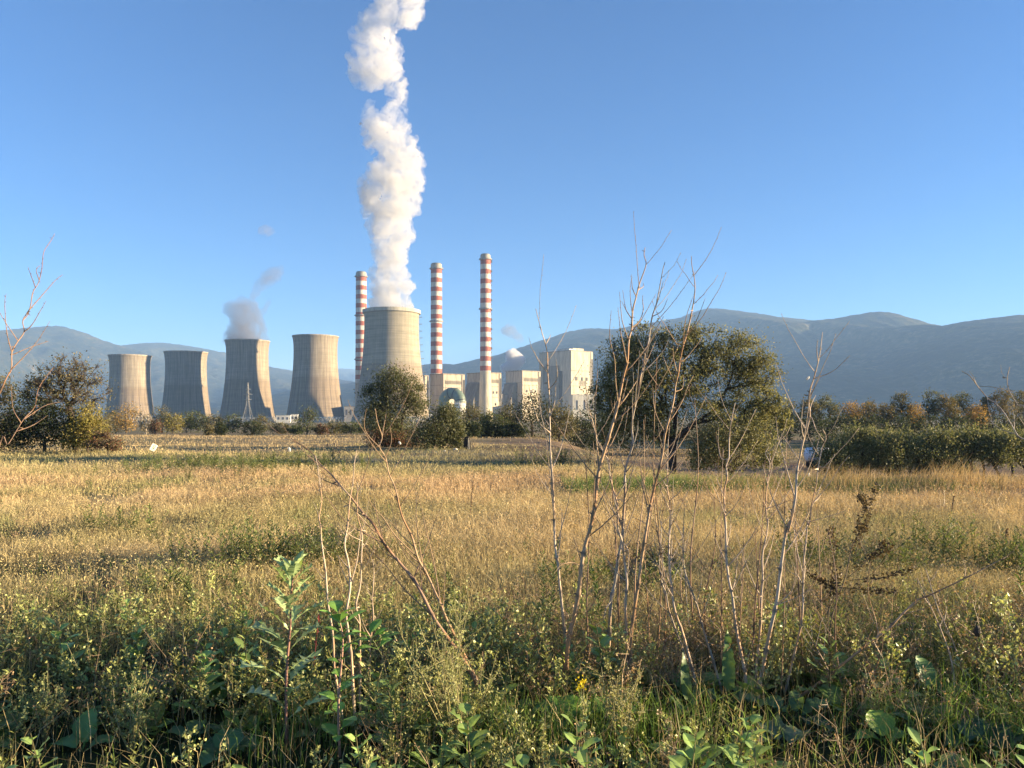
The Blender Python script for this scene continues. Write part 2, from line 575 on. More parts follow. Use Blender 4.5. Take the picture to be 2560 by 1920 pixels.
# ------------------------------------------------------------------ hills
def hill_mat():
    m, n, b, out = mat("scrub covered hillside")
    g = n.nodes.new("ShaderNodeNewGeometry")
    t = node(n, "ShaderNodeTexNoise", Scale=0.035, Detail=8.0, Roughness=0.75)
    n.links.new(g.outputs["Position"], t.inputs["Vector"])
    t2 = node(n, "ShaderNodeTexNoise", Scale=0.0035, Detail=6.0, Roughness=0.6)
    n.links.new(g.outputs["Position"], t2.inputs["Vector"])
    r = ramp(n, t.outputs[0], [(0.4, (0.016, 0.022, 0.012)), (0.54, (0.038, 0.04, 0.022)), (0.68, (0.11, 0.09, 0.055))])
    r2 = ramp(n, t2.outputs[0], [(0.38, (0.45, 0.5, 0.45)), (0.5, (.9, .9, .85)), (0.64, (1.6, 1.4, 1.15))])
    n.links.new(mix(n, r.outputs[0], r2.outputs[0], 1.0), b.inputs["Base Color"])
    b.inputs["Roughness"].default_value = 0.95
    b.inputs["Specular IOR Level"].default_value = 0.05
    bp = node(n, "ShaderNodeBump", Strength=0.45, Distance=14.0)
    n.links.new(t.outputs[0], bp.inputs["Height"]); n.links.new(bp.outputs[0], b.inputs["Normal"])
    return m


M_HILL = hill_mat()


def hill(name, crest, D, depth, seed, rough=0.10, tilt=0.0):
    """a ridge whose crest follows the silhouette (2212 px view) at distance D; the slope falls towards the camera with spurs, and away behind"""
    cp = np.array(crest, float)
    xs = np.linspace(cp[0, 0], cp[-1, 0], 460)
    # smooth curve through the points
    ys = np.interp(xs, cp[:, 0], cp[:, 1])
    k = np.hanning(11); k /= k.sum()
    ys = np.convolve(np.pad(ys, 5, 'edge'), k, 'valid')
    Dk = D * (1 + tilt * (xs - xs.mean()) / 1500.0)
    X = (xs * K - CX) / F * Dk
    H = CAMZ + (HY - ys * K) / F * Dk + 15.0
    tt = np.concatenate([np.linspace(0, 1, 90), [1.1, 1.3, 1.7]])
    V = []
    for t in tt:
        if t <= 1:
            f = 1 - (1 - t) ** 1.0
            prof = np.sin(f * math.pi / 2) ** 1.15
            yy = Dk - depth * (1 - t)
        else:
            prof = 1 - (t - 1) * 0.9
            yy = Dk + depth * (t - 1)
        sp = fbm2(X / 420.0 + 0.25 * yy / 420.0, yy / 900.0 + seed, 5, seed) - 0.5
        ridge = (np.abs(fbm2(X / 520.0 + seed + yy / 1400, yy / 1500.0, 4, seed + 5) - 0.5) * 2)
        env = math.sin(min(t, 1) * math.pi) if t <= 1 else 0.0
        h = H * prof * (1 + env ** 1.3 * (0.9 * sp - 0.85 * ridge + 0.16) * rough * 9)
        if t <= 1:
            h = np.minimum(h * (yy / Dk), H * (yy / Dk) * (1 - 0.25 * (1 - t)))
        small = (fbm2(X / 22.0, yy / 22.0, 3, seed + 9) - 0.45) * 12 * min(1, D / 5000)
        scale_y = yy / Dk if t <= 1 else 1.0
        V.append(np.stack([X, yy, -15.0 + np.maximum(h, -3) + small * (0.4 + 0.6 * prof)], 1))
    V = np.stack(V, 0)
    nt_, nx = V.shape[:2]
    i = np.arange(nt_ - 1)[:, None] * nx + np.arange(nx - 1)[None, :]
    q = np.stack([i, i + 1, i + nx + 1, i + nx], -1).reshape(-1, 4)
    mb = MB(); mb.add(V.reshape(-1, 3), None, q)
    return tag(mb.build(name, M_HILL, smooth=True), kind="structure")


hill("hill_far", [(470, 800), (560, 793), (600, 795), (640, 801), (700, 798), (740, 796), (800, 800), (900, 806), (980, 815)], 9500, 2600, 31, 0.08)
hill("hill_left", [(-420, 800), (-120, 775), (-30, 752), (0, 745), (30, 730), (60, 712), (85, 706), (110, 704), (140, 706), (180, 718), (220, 735), (265, 748), (330, 768), (400, 792), (500, 830), (640, 875), (760, 905)], 4600, 2200, 3, 0.12)
hill("hill_middle", [(60, 850), (150, 800), (220, 768), (270, 750), (310, 741), (345, 740), (400, 746), (450, 755), (487, 762), (530, 778), (580, 792), (640, 803), (700, 815), (800, 830), (900, 848), (1000, 880)], 5600, 2300, 8, 0.12)
hill("hill_ridge", [(560, 905), (640, 868), (690, 850), (730, 836), (780, 826), (850, 812), (910, 789), (940, 785), (985, 788), (1030, 776), (1070, 768), (1120, 752), (1180, 732), (1230, 716), (1270, 709), (1330, 712), (1371, 702), (1426, 694), (1471, 686), (1501, 673), (1529, 666), (1562, 667), (1622, 675), (1689, 685), (1749, 691), (1800, 705), (1900, 730), (2100, 780), (2400, 860)], 4300, 2000, 14, 0.12)
hill("hill_right", [(1240, 900), (1400, 835), (1500, 795), (1600, 757), (1665, 731), (1720, 706), (1749, 692), (1800, 689), (1850, 679), (1895, 673), (1925, 675), (1960, 685), (2000, 697), (2040, 706), (2100, 725), (2250, 770), (2500, 860)], 3600, 1700, 21, 0.10)
hill("hill_nearest", [(1600, 900), (1780, 820), (1900, 755), (1980, 722), (2035, 704), (2080, 695), (2130, 688), (2180, 682), (2230, 679), (2330, 684), (2500, 700), (2800, 740)], 3000, 1500, 27, 0.10)


# ------------------------------------------------------------------ cooling towers
def px(v, D): return v * K / F * D           # length of v px (2212 view) at distance D


def shell_profile(a, zt, bl, H, n=70, flare=0.0):
    """radii of a hyperbolic shell from the ground (z=0) to the rim (z=H); zt = throat height, bl = spread of the hyperbola"""
    z = np.linspace(7.0, H, n)
    r = a * np.sqrt(1 + ((z - zt) / bl) ** 2) + flare * np.clip((z - zt) / (H - zt), 0, 1) ** 3
    return r, z


def cooling_tower(x, D, ytop, a_px, throat_px, b_px, flare_px, material, label, group, big=False):
    X = (x * K - CX) / F * D
    base = float(ground(X, D))
    H = CAMZ + (HY - ytop * K) / F * D - base
    a, thr, bl = px(a_px, D), px(throat_px, D), px(b_px, D)
    root = thing("cooling_tower", (X, D, base), label, "cooling tower", group)
    r, z = shell_profile(a, H - thr, bl, H, flare=px(flare_px, D))
    mb = MB()
    sides = 144
    th = np.arange(sides + 1) / sides * 2 * math.pi
    for rr, zz, flip in ((r, z, False), (r - 0.9, z, True)):
        v = np.stack([rr[:, None] * np.cos(th), rr[:, None] * np.sin(th), np.repeat(zz[:, None], sides + 1, 1)], -1)
        i = np.arange(len(rr) - 1)[:, None] * (sides + 1) + np.arange(sides)[None, :]
        q = np.stack([i, i + 1, i + sides + 2, i + sides + 1], -1).reshape(-1, 4)
        p = np.stack([np.tile(th, len(rr)), np.repeat(zz / H, sides + 1), np.repeat(rr, sides + 1)], 1)
        mb.add(v.reshape(-1, 3), None, q[:, ::-1] if flip else q, (1, 1, 1), p)
    mb.build("shell", material, root, smooth=True)
    # rim ring on top
    mb = MB()
    rt = r[-1]
    e, hgt = (1.6, 3.6) if big else (0.35, 0.9)
    lathe(mb, [(rt - 1.2, H - hgt), (rt + e, H - hgt), (rt + e, H + 0.4), (rt - 1.2, H + 0.4), (rt - 1.2, H - hgt)], 144, (.42, .39, .31) if big else (.36, .31, .24))
    mb.build("rim", M_WALL, root, smooth=False)
    # raking columns that carry the shell
    mb = MB()
    rb = r[0]
    nC = 40
    for k in range(nC):
        for s in (-1, 1):
            t0 = (k + 0.5) / nC * 2 * math.pi; t1 = t0 + s * math.pi / nC
            tube(mb, [((rb + 2.5) * math.cos(t0), (rb + 2.5) * math.sin(t0), 0), (rb * math.cos(t1), rb * math.sin(t1), 7.3)], 0.45, 5, (.40, .36, .29))
    tag(mb.build("column_ring", M_WALL, root), "ring of raking concrete struts under the shell")
    if big:
        mb = MB()
        # caged ladder with landings up the sunny side
        ta = R(6)
        ca, sa = math.cos(ta), math.sin(ta)
        zz = np.linspace(8, H - 1, 60)
        rrr = np.interp(zz, z, r) + 0.7
        for off in (-0.35, 0.35):
            tube(mb, np.stack([rrr * ca - off * sa, rrr * sa + off * ca, zz], 1), 0.12, 4, (.2, .2, .19))
        for q in np.linspace(0.15, 0.95, 13):
            h_ = 8 + q * (H - 9); rr0 = float(np.interp(h_, z, r)) + 0.4
            box(mb, (rr0, -1.6, h_ - 0.2), (rr0 + 3.4, 1.6, h_ + 0.15), (.24, .23, .21), rot=ta)
            for yy in (-1.6, 1.5):
                box(mb, (rr0 + 3.2, yy, h_ + 0.16), (rr0 + 3.4, yy + 0.12, h_ + 1.5), (.24, .23, .21), rot=ta)
        mb.build("ladder", M_PAINT, root)
    return root, X, base, H, r


G_CT = "four smaller cooling towers in a row"
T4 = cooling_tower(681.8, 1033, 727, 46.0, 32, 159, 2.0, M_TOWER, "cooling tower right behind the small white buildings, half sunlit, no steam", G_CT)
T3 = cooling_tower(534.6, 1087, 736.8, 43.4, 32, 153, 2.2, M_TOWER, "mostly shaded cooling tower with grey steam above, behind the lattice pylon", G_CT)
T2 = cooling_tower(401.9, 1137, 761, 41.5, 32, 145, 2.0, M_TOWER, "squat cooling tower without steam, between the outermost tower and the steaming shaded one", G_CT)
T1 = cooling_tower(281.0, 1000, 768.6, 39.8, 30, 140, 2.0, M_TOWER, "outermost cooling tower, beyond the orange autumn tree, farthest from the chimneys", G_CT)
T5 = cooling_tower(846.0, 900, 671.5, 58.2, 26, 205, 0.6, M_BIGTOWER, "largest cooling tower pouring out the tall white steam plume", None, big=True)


# ------------------------------------------------------------------ chimneys
def chimney(x, D, ytop, r_px, band0, period, last, slope, label, base_y=None, conc=(.44, .39, .29), rings=(0.03, 0.42, 0.74), rungs=False, flare=0.0):
    X = (x * K - CX) / F * D
    base = float(ground(X, D))
    H = CAMZ + (HY - ytop * K) / F * D - base
    root = thing("chimney", (X, D, base), label, "chimney", "red and white banded chimneys")
    rt = px(r_px, D)
    s = px(1, D)
    rad = lambda z: rt * (1 + slope * (H - z) / H) + flare * np.clip((H - px(last - ytop, D) - z) / (H * 0.35), 0, 1) ** 1.0
    RED, WHT, GREY = np.array((.30, .085, .05)), np.array((.54, .51, .44)), np.array((.30, .28, .24))
    edges = [H, H - px(band0 - ytop, D)]
    cols = [GREY]
    y = band0; kk = 0
    while y < last - 1:
        y2 = min(y + period / 2, last)
        edges.append(H - px(y2 - ytop, D)); cols.append(RED if kk % 2 == 0 else WHT)
        y = y2; kk += 1
    mb = MB()
    rows, cc = [], []
    for k in range(len(cols)):
        for z in (edges[k], edges[k + 1]):
            rows.append((rad(z), z)); cc.append(cols[k])
    lathe(mb, rows[::-1], 40, np.array(cc)[::-1])
    lathe(mb, [(rt - 0.9, H - 25), (rt - 0.9, H), (rt, H)], 40, (.12, .11, .10))
    mb.build("striped_shaft", M_PAINT, root, smooth=False)
    mb = MB()
    zl = np.linspace(0, edges[-1], 12)
    lathe(mb, [(rad(z), z) for z in zl], 40, conc)
    mb.build("lower_shaft", M_WALL, root, smooth=True)
    for f in rings:
        z = H - px(band0 - ytop, D) if f < 0.05 else H * (1 - f)
        mb = MB(); rr = rad(z)
        lathe(mb, [(rr - 0.1, z - 0.5), (rr + 1.8, z), (rr + 1.8, z + 0.25), (rr - 0.1, z + 0.25)], 40, (.3, .29, .26))
        lathe(mb, [(rr + 1.7, z + 0.25), (rr + 1.7, z + 1.4), (rr + 1.8, z + 1.4), (rr + 1.8, z + 0.25)], 40, (.25, .24, .22))
        mb.build("walkway", M_PAINT, root)
    mb = MB()
    lathe(mb, [(rt * 0.86, H - 0.5), (rt * 0.86, H + s * 2.2), (rt * 0.80, H + s * 2.2), (rt * 0.80, H - 2)], 40, (.2, .19, .17))
    mb.build("flue_lip", M_PAINT, root)
    if rungs:
        mb = MB(); ta = R(8)
        zz = np.linspace(4, H - 6, 20)
        for off in (-0.4, 0.4):
            tube(mb, np.stack([(rad(zz) + 0.8) * math.cos(ta) - off * math.sin(ta), (rad(zz) + 0.8) * math.sin(ta) + off * math.cos(ta), zz], 1), 0.12, 4, (.2, .2, .2))
        for z in np.arange(H - 8, H * 0.33, -px(period / 2 * 2, D)):
            rr = rad(z)
            box(mb, (rr, -1.2, z - 1.3), (rr + 1.9, 1.2, z + 1.3), (.22, .21, .2), rot=ta)
            box(mb, (rr, -0.8, z - 6), (rr + 1.2, 0.8, z - 4.6), (.22, .21, .2), rot=ta)
        mb.build("ladder", M_PAINT, root)
    return root


chimney(780.2, 1110, 589.5, 11.3, 598.5, 19.2, 827, 0.15, "striped chimney partly hidden behind the largest cooling tower", rings=(0.03, 0.29, 0.585))
chimney(942.6, 1050, 571.5, 12.0, 581.5, 19.6, 812, 0.05, "middle striped chimney rising from behind a concrete boiler house", rings=(0.03, 0.365))
chimney(1048.6, 985, 551.5, 11.0, 561.5, 20.84, 802.3, 0.09, "tallest striped chimney, standing whole in front of the boiler houses, ladder on its side", rings=(0.03, 0.325), rungs=True, flare=2.6, conc=(.50, .44, .31))


# ------------------------------------------------------------------ boiler houses and other works buildings
BROT = R(-41)


def local_block(mb, root_xy, lo, hi, c):
    box(mb, lo, hi, c, rot=BROT)


def boiler_house(xl, xc, xr, ytop, D, label, hopper=None, recess=False, roof=False, c=(.46, .40, .30), group="concrete boiler houses", vent=True):
    """block with its near vertical edge at xc; left face spans xl..xc (shade), right face xc..xr (sun)"""
    X = (xc * K - CX) / F * D
    base = float(ground(X, D))
    H = CAMZ + (HY - ytop * K) / F * D - base
    wl = px(xc - xl, D) / math.cos(R(90) + BROT) if True else 0
    wl = px(xc - xl, D) / abs(math.sin(BROT)) * 1.0
    wr = px(xr - xc, D) / abs(math.cos(BROT))
    # local axes: u along the right face (to the right and away), v along the left face (to the left and away)
    u = np.array((math.cos(-BROT), math.sin(-BROT))); v = np.array((-math.sin(-BROT), math.cos(-BROT)))
    root = thing("boiler_house", (X, D, base), label, "boiler house", group)

    def blk(mb, u0, u1, v0, v1, z0, z1, cc):
        pts = []
        for z in (z0, z1):
            for (a, b_) in ((u0, v0), (u1, v0), (u1, v1), (u0, v1)):
                q = u * a + v * b_
                pts.append((q[0], q[1], z))
        pts = np.array(pts)
        mb.add(pts, None, [(0, 3, 2, 1), (4, 5, 6, 7), (0, 1, 5, 4), (1, 2, 6, 5), (2, 3, 7, 6), (3, 0, 4, 7)], cc, pts)
    c = np.array(c)
    mb = MB(); blk(mb, 0, wr, 0, wl, 0, H, c); mb.build("wall", M_WALL, root)
    mb = MB()
    blk(mb, -0.7, wr + 0.7, -0.7, wl + 0.7, H, H + 1.1, c * 0.62); mb.build("roof", M_WALL, root)
    # raised bands and pilasters on the faces
    for a in ((wr * 0.90, wr * 1.0 + 0.5, -0.9, 0.0, H * 0.42, H - 0.1, c * 0.95), (0.3, 1.6, -0.45, 0.0, 0, H - 0.1, c * 1.02), (-0.45, 0.0, wl * 0.93, wl, 0, H - 0.1, c * 0.95)):
        mb = MB(); blk(mb, *a); mb.build("pilaster", M_WALL, root)
    if vent:
        mb = MB()
        blk(mb, wr * 0.10, wr * 0.86, -0.5, 0.0, H * 0.80, H * 0.86, c * 0.42)
        blk(mb, wr * 0.10, wr * 0.86, -0.8, -0.51, H * 0.865, H * 0.88, c * 0.8)
        mb.build("louvre", M_WALL, root)
        mb = MB()
        blk(mb, wr * 0.12, wr * 0.84, -0.25, 0.0, H * 0.30, H * 0.775, c * 1.12)
        mb.build("cladding_panel", M_WALL, root)
    for f in (0.25, 0.5, 0.72):
        mb = MB(); blk(mb, wr * .02, wr * .88, -0.95, -0.82, H * f, H * f + 0.7, c * 0.7); mb.build("ledge", M_WALL, root)
        if not recess:
            mb = MB(); blk(mb, -0.6, -0.46, wl * .02, wl * .95, H * (f + .05), H * (f + .05) + 0.7, c * 0.7); mb.build("ledge", M_WALL, root)
    for (a, f) in ((.22, .58), (.48, .58), (.70, .58), (.30, .34), (.62, .34)):
        mb = MB(); blk(mb, wr * a, wr * a + wr * .07, -0.98, -0.81, H * f, H * (f + .05), c * 0.2); mb.build("window", M_PAINT, root)
    mb = MB()
    for (a, b_) in ((0.0, 0.0), (1.4, 0.0)):
        q = u * (wr * .955 + a) + v * (-1.4)
        tube(mb, [(q[0], q[1], 0), (q[0], q[1], H * .9)], 0.35, 6, c * .5)
    mb.build("pipe", M_PAINT, root)
    if hopper:
        mb = MB()
        z1, z0, v0, v1, out = H * hopper[0], H * hopper[1], wl * hopper[2], wl * hopper[3], hopper[4]
        pr = [(0, z1), (-out * 0.35, z1 - 2), (-out, z0), (-out, 0), (0, 0)]
        pts = []
        for vv in (v0, v1):
            for (a, z) in pr:
                q = u * a + v * vv; pts.append((q[0], q[1], z))
        pts = np.array(pts); k = len(pr)
        qd = [(i, (i + 1) % k, (i + 1) % k + k, i + k) for i in range(k)]
        tr = [(0, i, i + 1) for i in range(1, k - 1)] + [(k, k + i + 1, k + i) for i in range(1, k - 1)]
        mb.add(pts, tr, qd, c * 0.42, pts)
        mb.build("bunker_bay", M_WALL, root)
    if recess:
        mb = MB()
        blk(mb, -0.9, 0.0, wl * 0.36, wl * 0.88, H * 0.18, H * 0.80, c * 0.55); mb.build("coal_bay", M_WALL, root)
        mb = MB()
        blk(mb, -0.5, 0.0, wl * 0.36 - wl * 0.10, wl * 0.36 - 0.05, H * 0.18, H * 0.72, c * 0.22); mb.build("shaft_slot", M_WALL, root)
        mb = MB()
        blk(mb, wr * 0.42, wr * 0.70, -0.5, 0.0, H * 0.50, H * 0.58, c * 0.5); mb.build("grille", M_WALL, root)
    if roof:
        for (a0, a1, b0, b1, hh, cc) in ((0.05, 0.3, 0.45, 0.95, 2.2, (.75, .73, .68)), (0.05, 0.35, 0.08, 0.40, 2.6, (.60, .58, .53)), (0.25, 0.75, 0.1, 0.5, 4.2, (.50, .43, .32))):
            mb = MB(); blk(mb, wr * a0, wr * a1, wl * b0, wl * b1, H + 1.102, H + 1.1 + hh, np.array(cc)); mb.build("roof_vent", M_WALL, root)
    return root


boiler_house(925.6, 957, 1000, 808.5, 935, "boiler house at the foot of the middle striped chimney", c=(.42, .36, .27))
boiler_house(1006.5, 1049, 1081, 805.5, 1022, "boiler house behind the tallest chimney, dark sloping bay on its side", hopper=(0.82, 0.42, 0.25, 0.88, 13), c=(.44, .38, .28))
boiler_house(1092.8, 1127.8, 1167.9, 801.5, 1110, "boiler house with dark sloping bay, between the tallest chimney and the pale tall block", hopper=(0.78, 0.42, 0.28, 0.95, 13), c=(.47, .40, .29))
boiler_house(1168, 1233, 1284, 757.5, 1215, "tallest boiler house, pale block with white roof vents left of the big tree", recess=True, roof=True, c=(.50, .44, .32), vent=False)
boiler_house(1040, 1062, 1100, 852, 1098, "low dark annexe between two boiler houses behind the tallest chimney", c=(.32, .28, .22), vent=False, group=None)
boiler_house(905, 917, 924, 812, 1085, "narrow boiler house squeezed behind the largest cooling tower's sunny edge", c=(.46, .39, .29), vent=False)


def low_building(x0, x1, ytop, D, name, label, c, roofc, depth=14.0, doors=0, cat="building", ybase=None, group=None):
    A = Pd(x0, ytop, D); B = Pd(x1, ytop, D)
    base = float(ground((A[0] + B[0]) / 2, D))
    root = thing(name, ((A[0] + B[0]) / 2, D, base), label, cat, group)
    hw = (B[0] - A[0]) / 2; H = A[2] - base
    mb = MB(); box(mb, (-hw, 0, 0), (hw, depth, H), c, rot=R(12)); mb.build("wall", M_WALL, root)
    mb = MB(); box(mb, (-hw - 0.4, -0.4, H), (hw + 0.4, depth + 0.4, H + 0.5), roofc, rot=R(12)); mb.build("roof", M_WALL, root)
    for k in range(doors):
        xx = -hw + (k + 0.6) * 2 * hw / (doors + 0.2)
        mb = MB(); box(mb, (xx - 0.8, -0.25, H * 0.45), (xx + 0.8, -0.003, H * 0.8), (.06, .06, .07), rot=R(12)); mb.build("window", M_PAINT, root)
    return root


low_building(597, 626, 898, 820, "gatehouse", "low white flat-roofed building between two cooling towers, the wider one", (.50, .49, .45), (.42, .41, .37), doors=3)
low_building(629, 643, 896, 840, "pump_house", "small white cube-like building against the tower foot beside the small tree", (.70, .68, .62), (.6, .58, .52), 9.0, doors=2)
low_building(744, 772, 878, 1010, "workshop", "low grey building under dark roof between two cooling towers", (.26, .25, .24), (.10, .085, .07), 25, doors=3)
low_building(930, 962, 893, 830, "plant_room", "white steel framed building half hidden behind the bushes below the green duct", (.66, .64, .58), (.5, .48, .43), 16, doors=4)
low_building(1236, 1290, 853, 1020, "stair_block", "pale low block in front of the tallest boiler house, half behind trees", (.58, .54, .43), (.5, .46, .38), 18, doors=3)


# ------------------------------------------------------------------ scrubber with its green duct
def scrubber():
    D = 840.0
    c0 = Pd(993.5, 895, D); base = float(ground(c0[0], D))
    root = thing("scrubber", (c0[0], D, base), "green domed gas duct curving down into a white round tank behind the bushes", "gas scrubber")
    s = px(1, D)
    zt = CAMZ + (HY - 870 * K) / F * D - base
    rT = 12.6 * s
    prof = [(rT, 0), (rT, zt - 7 * s), (rT * 1.07, zt - 6.8 * s), (rT * 1.07, zt - 5.6 * s), (rT, zt - 5.4 * s), (rT, zt - 2.5 * s), (rT * 0.75, zt), (0.2, zt + 0.3)]
    mb = MB(); lathe(mb, prof, 40, (.72, .68, .58)); mb.build("tank", M_PAINT, root)
    # the duct: thick bend from the tank up, over and down to the left
    R0 = 18.5 * s; r = 12.2 * s
    t = np.linspace(0, math.pi, 26)
    pts = np.stack([-(R0 - R0 * np.cos(t)) , 4.0 + 10 * (1 - np.cos(t)) / 2, zt + 3 * s + (R0 * 0.98) * np.sin(t)], 1)
    pts = np.concatenate([[[0, 4, zt - 1]], pts, [[-2 * R0, 14, zt - 12 * s]]])
    mb = MB(); tube(mb, pts, np.full(len(pts), r), 32, (.135, .175, .115)); mb.build("duct", M_GREENPAINT, root, smooth=True)
    for k, q in ((2, .045), (10, .05), (15, .05)):
        mb = MB()
        d = pts[k + 1] - pts[k]; d /= np.linalg.norm(d)
        tube(mb, [pts[k] - d * 0.5, pts[k] + d * 0.5], r + 0.35, 32, (q, q, q * 0.9)); mb.build("duct_flange", M_PAINT, root)
    # railing round the tank top
    mb = MB()
    th = np.linspace(0, 2 * math.pi, 33)
    for hz in (1.0, 2.0):
        tube(mb, np.stack([rT * 1.05 * np.cos(th), rT * 1.05 * np.sin(th), np.full(33, zt - 2.2 * s + hz * 1.4)], 1), 0.14, 4, (.62, .58, .46))
    for a in th[:-1:2]:
        tube(mb, [(rT * 1.05 * math.cos(a), rT * 1.05 * math.sin(a), zt - 2.6 * s), (rT * 1.05 * math.cos(a), rT * 1.05 * math.sin(a), zt - 2.2 * s + 2.9)], 0.12, 4, (.62, .58, .46))
    mb.build("railing", M_PAINT, root)


M_GREENPAINT = attr_mat("green duct paint", 0.45, 0.25, (0.25, 0.25, 0.25), 0.4)
scrubber()


# ------------------------------------------------------------------ lattice pylon
def pylon():
    D = 700.0
    X = (535.5 * K - CX) / F * D; base = float(ground(X, D))
    root = thing("lattice_pylon", (X, D, base), "slim steel lattice pylon with three crossarms in front of the shaded tower", "pylon")
    H = CAMZ + (HY - 826 * K) / F * D - base
    s = px(1, D)
    def hw(z): return np.interp(z, [0, H * 0.42, H * 0.58, H * .86, H], [10.5 * s, 3.2 * s, 1.9 * s, 1.2 * s, 0.1])
    mb = MB(); cc = (.36, .34, .30)
    zs = [0, .12, .23, .33, .42, .5, .57, .63, .69, .74, .79, .84, .89, .94, 1.0]
    for sx in (-1, 1):
        for sy in (-1, 1):
            tube(mb, [(sx * hw(q * H), sy * hw(q * H), q * H) for q in zs], 0.10, 4, cc)
    for a, b_ in zip(zs[:-2], zs[1:-1]):
        wa, wb = hw(a * H), hw(b_ * H)
        for f in range(4):
            ca, sa = [(1, 0), (0, 1), (-1, 0), (0, -1)][f]
            def pt(u_, w_, z): return (ca * w_ - sa * u_ * w_, sa * w_ + ca * u_ * w_, z)
            tube(mb, [pt(-1, wa, a * H), pt(1, wb, b_ * H)], 0.04, 3, cc)
            tube(mb, [pt(1, wa, a * H), pt(-1, wb, b_ * H)], 0.04, 3, cc)
            tube(mb, [pt(-1, wb, b_ * H), pt(1, wb, b_ * H)], 0.04, 3, cc)
    mb.build("mast", M_PAINT, root)
    for q, l in ((0.83, 6.5), (0.71, 10.0), (0.58, 8.4)):
        mb = MB(); z = q * H; L = l * s
        for sgn in (-1, 1):
            for y in (-1, 1):
                tube(mb, [(0, y * hw(z), z), (sgn * L, 0, z)], 0.24, 3, cc)
                tube(mb, [(0, y * hw(z), z + 2.2 * s), (sgn * L, 0, z)], 0.14, 3, cc)
        mb.build("crossarm", M_PAINT, root)


pylon()


# ------------------------------------------------------------------ steam plumes
ICO = None


def ico(n=2):
    import bmesh
    bm = bmesh.new(); bmesh.ops.create_icosphere(bm, subdivisions=n, radius=1.0)
    v = np.array([x.co[:] for x in bm.verts]); f = np.array([[y.index for y in x.verts] for x in bm.faces])
    bm.free()
    return v, f


def plume(name, balls, voxel, amp, freq, material, label, cat, origin, seed=0, group=None):
    """union of many puffs, roughened by noise, as ONE closed mesh"""
    iv, if_ = ico(2)
    mb = MB()
    o3 = np.array(origin, float)
    for (c, r) in balls:
        mb.add(iv * np.asarray(r) + (np.asarray(c) - o3), if_)
    tmp = mb.build("tmp", material)
    md = tmp.modifiers.new("r", 'REMESH'); md.mode = 'VOXEL'; md.voxel_size = voxel
    bpy.context.view_layer.update()
    ev = tmp.evaluated_get(bpy.context.evaluated_depsgraph_get())
    me = bpy.data.meshes.new_from_object(ev)
    bpy.data.objects.remove(tmp)
    n = len(me.vertices)
    co = np.empty(n * 3); me.vertices.foreach_get("co", co); co = co.reshape(-1, 3)
    no = np.empty(n * 3); me.vertex_normals.foreach_get("vector", no); no = no.reshape(-1, 3)
    d = (fbm(co * freq + seed, 4, seed, 0.55) - 0.5) * 2
    d = d + 0.5 * (0.5 - np.abs(fbm(co * freq * 2.1 + 5, 3, seed + 7) - 0.5) * 4)
    co = co + no * (d * amp)[:, None]
    me.vertices.foreach_set("co", co.ravel())
    me.polygons.foreach_set("use_smooth", np.ones(len(me.polygons), bool))
    me.update()
    me.materials.clear(); me.materials.append(material)
    o = bpy.data.objects.new(name, me); col.objects.link(o); o.location = origin
    me.name = name
    return tag(o, label, cat, group)


def narrow(rows, f=0.90, y1=700):
    """pull a plume's outline in a little: its puffs swell again"""
    out = []
    for r in rows:
        g = f + (1 - f) * sstep(y1, y1 + 80, r[0])
        out.append((r[0],) + tuple(((a + b) / 2 - (b - a) / 2 * g, (a + b) / 2 + (b - a) / 2 * g) for (a, b) in r[1:]))
    return out


def puffs(outline, D, step=5.0, rmin=0.12, rmax=0.42, n=8, sq=0.75):
    """outline rows: y, (left, right), ... in photograph px; fills the widths with puffs"""
    out = []
    ys = np.array([r[0] for r in outline], float)
    for strand in range(max(len(r) - 1 for r in outline)):
        rows = [(r[0], r[1 + strand]) for r in outline if len(r) > 1 + strand and r[1 + strand] is not None]
        yy = np.array([r[0] for r in rows], float)
        l = np.array([r[1][0] for r in rows], float); rt = np.array([r[1][1] for r in rows], float)
        od = np.argsort(yy); yy, l, rt = yy[od], l[od], rt[od]
        y = yy[0]
        while y <= yy[-1]:
            a, b = np.interp(y, yy, l), np.interp(y, yy, rt); wd = b - a
            c = P((a + b) / 2, y, D)
            out.append((c, np.array([wd * 0.36, wd * 0.34 * sq, wd * 0.36]) / F * D))
            for k in range(n):
                r = wd * rng.uniform(rmin, rmax) * 0.5
                ang = rng.uniform(0, 2 * math.pi)
                x = (a + b) / 2 + math.cos(ang) * (wd / 2 - r)
                dep = math.sin(ang) * (wd / 2 - r) * sq / F * D
                q = P(x, y + rng.uniform(-step, step), D); q[1] += dep
                out.append((q, np.array([r, r, r]) / F * D))
            for k in range(3):                            # loose rags of vapour beyond the edge
                r = wd * rng.uniform(.05, .11); sgn = rng.choice((-1, 1))
                q = P((a + b) / 2 + sgn * wd * rng.uniform(.40, .53), y + rng.uniform(-step, step), D); q[1] += rng.uniform(-.2, .2) * wd / F * D
                out.append((q, np.array([r, r, r * 1.3]) / F * D))
            y += max(step, wd * 0.075)
    return out


def cs(x): return 820 + x / 2.1267


def cy(y): return y / 2.1267


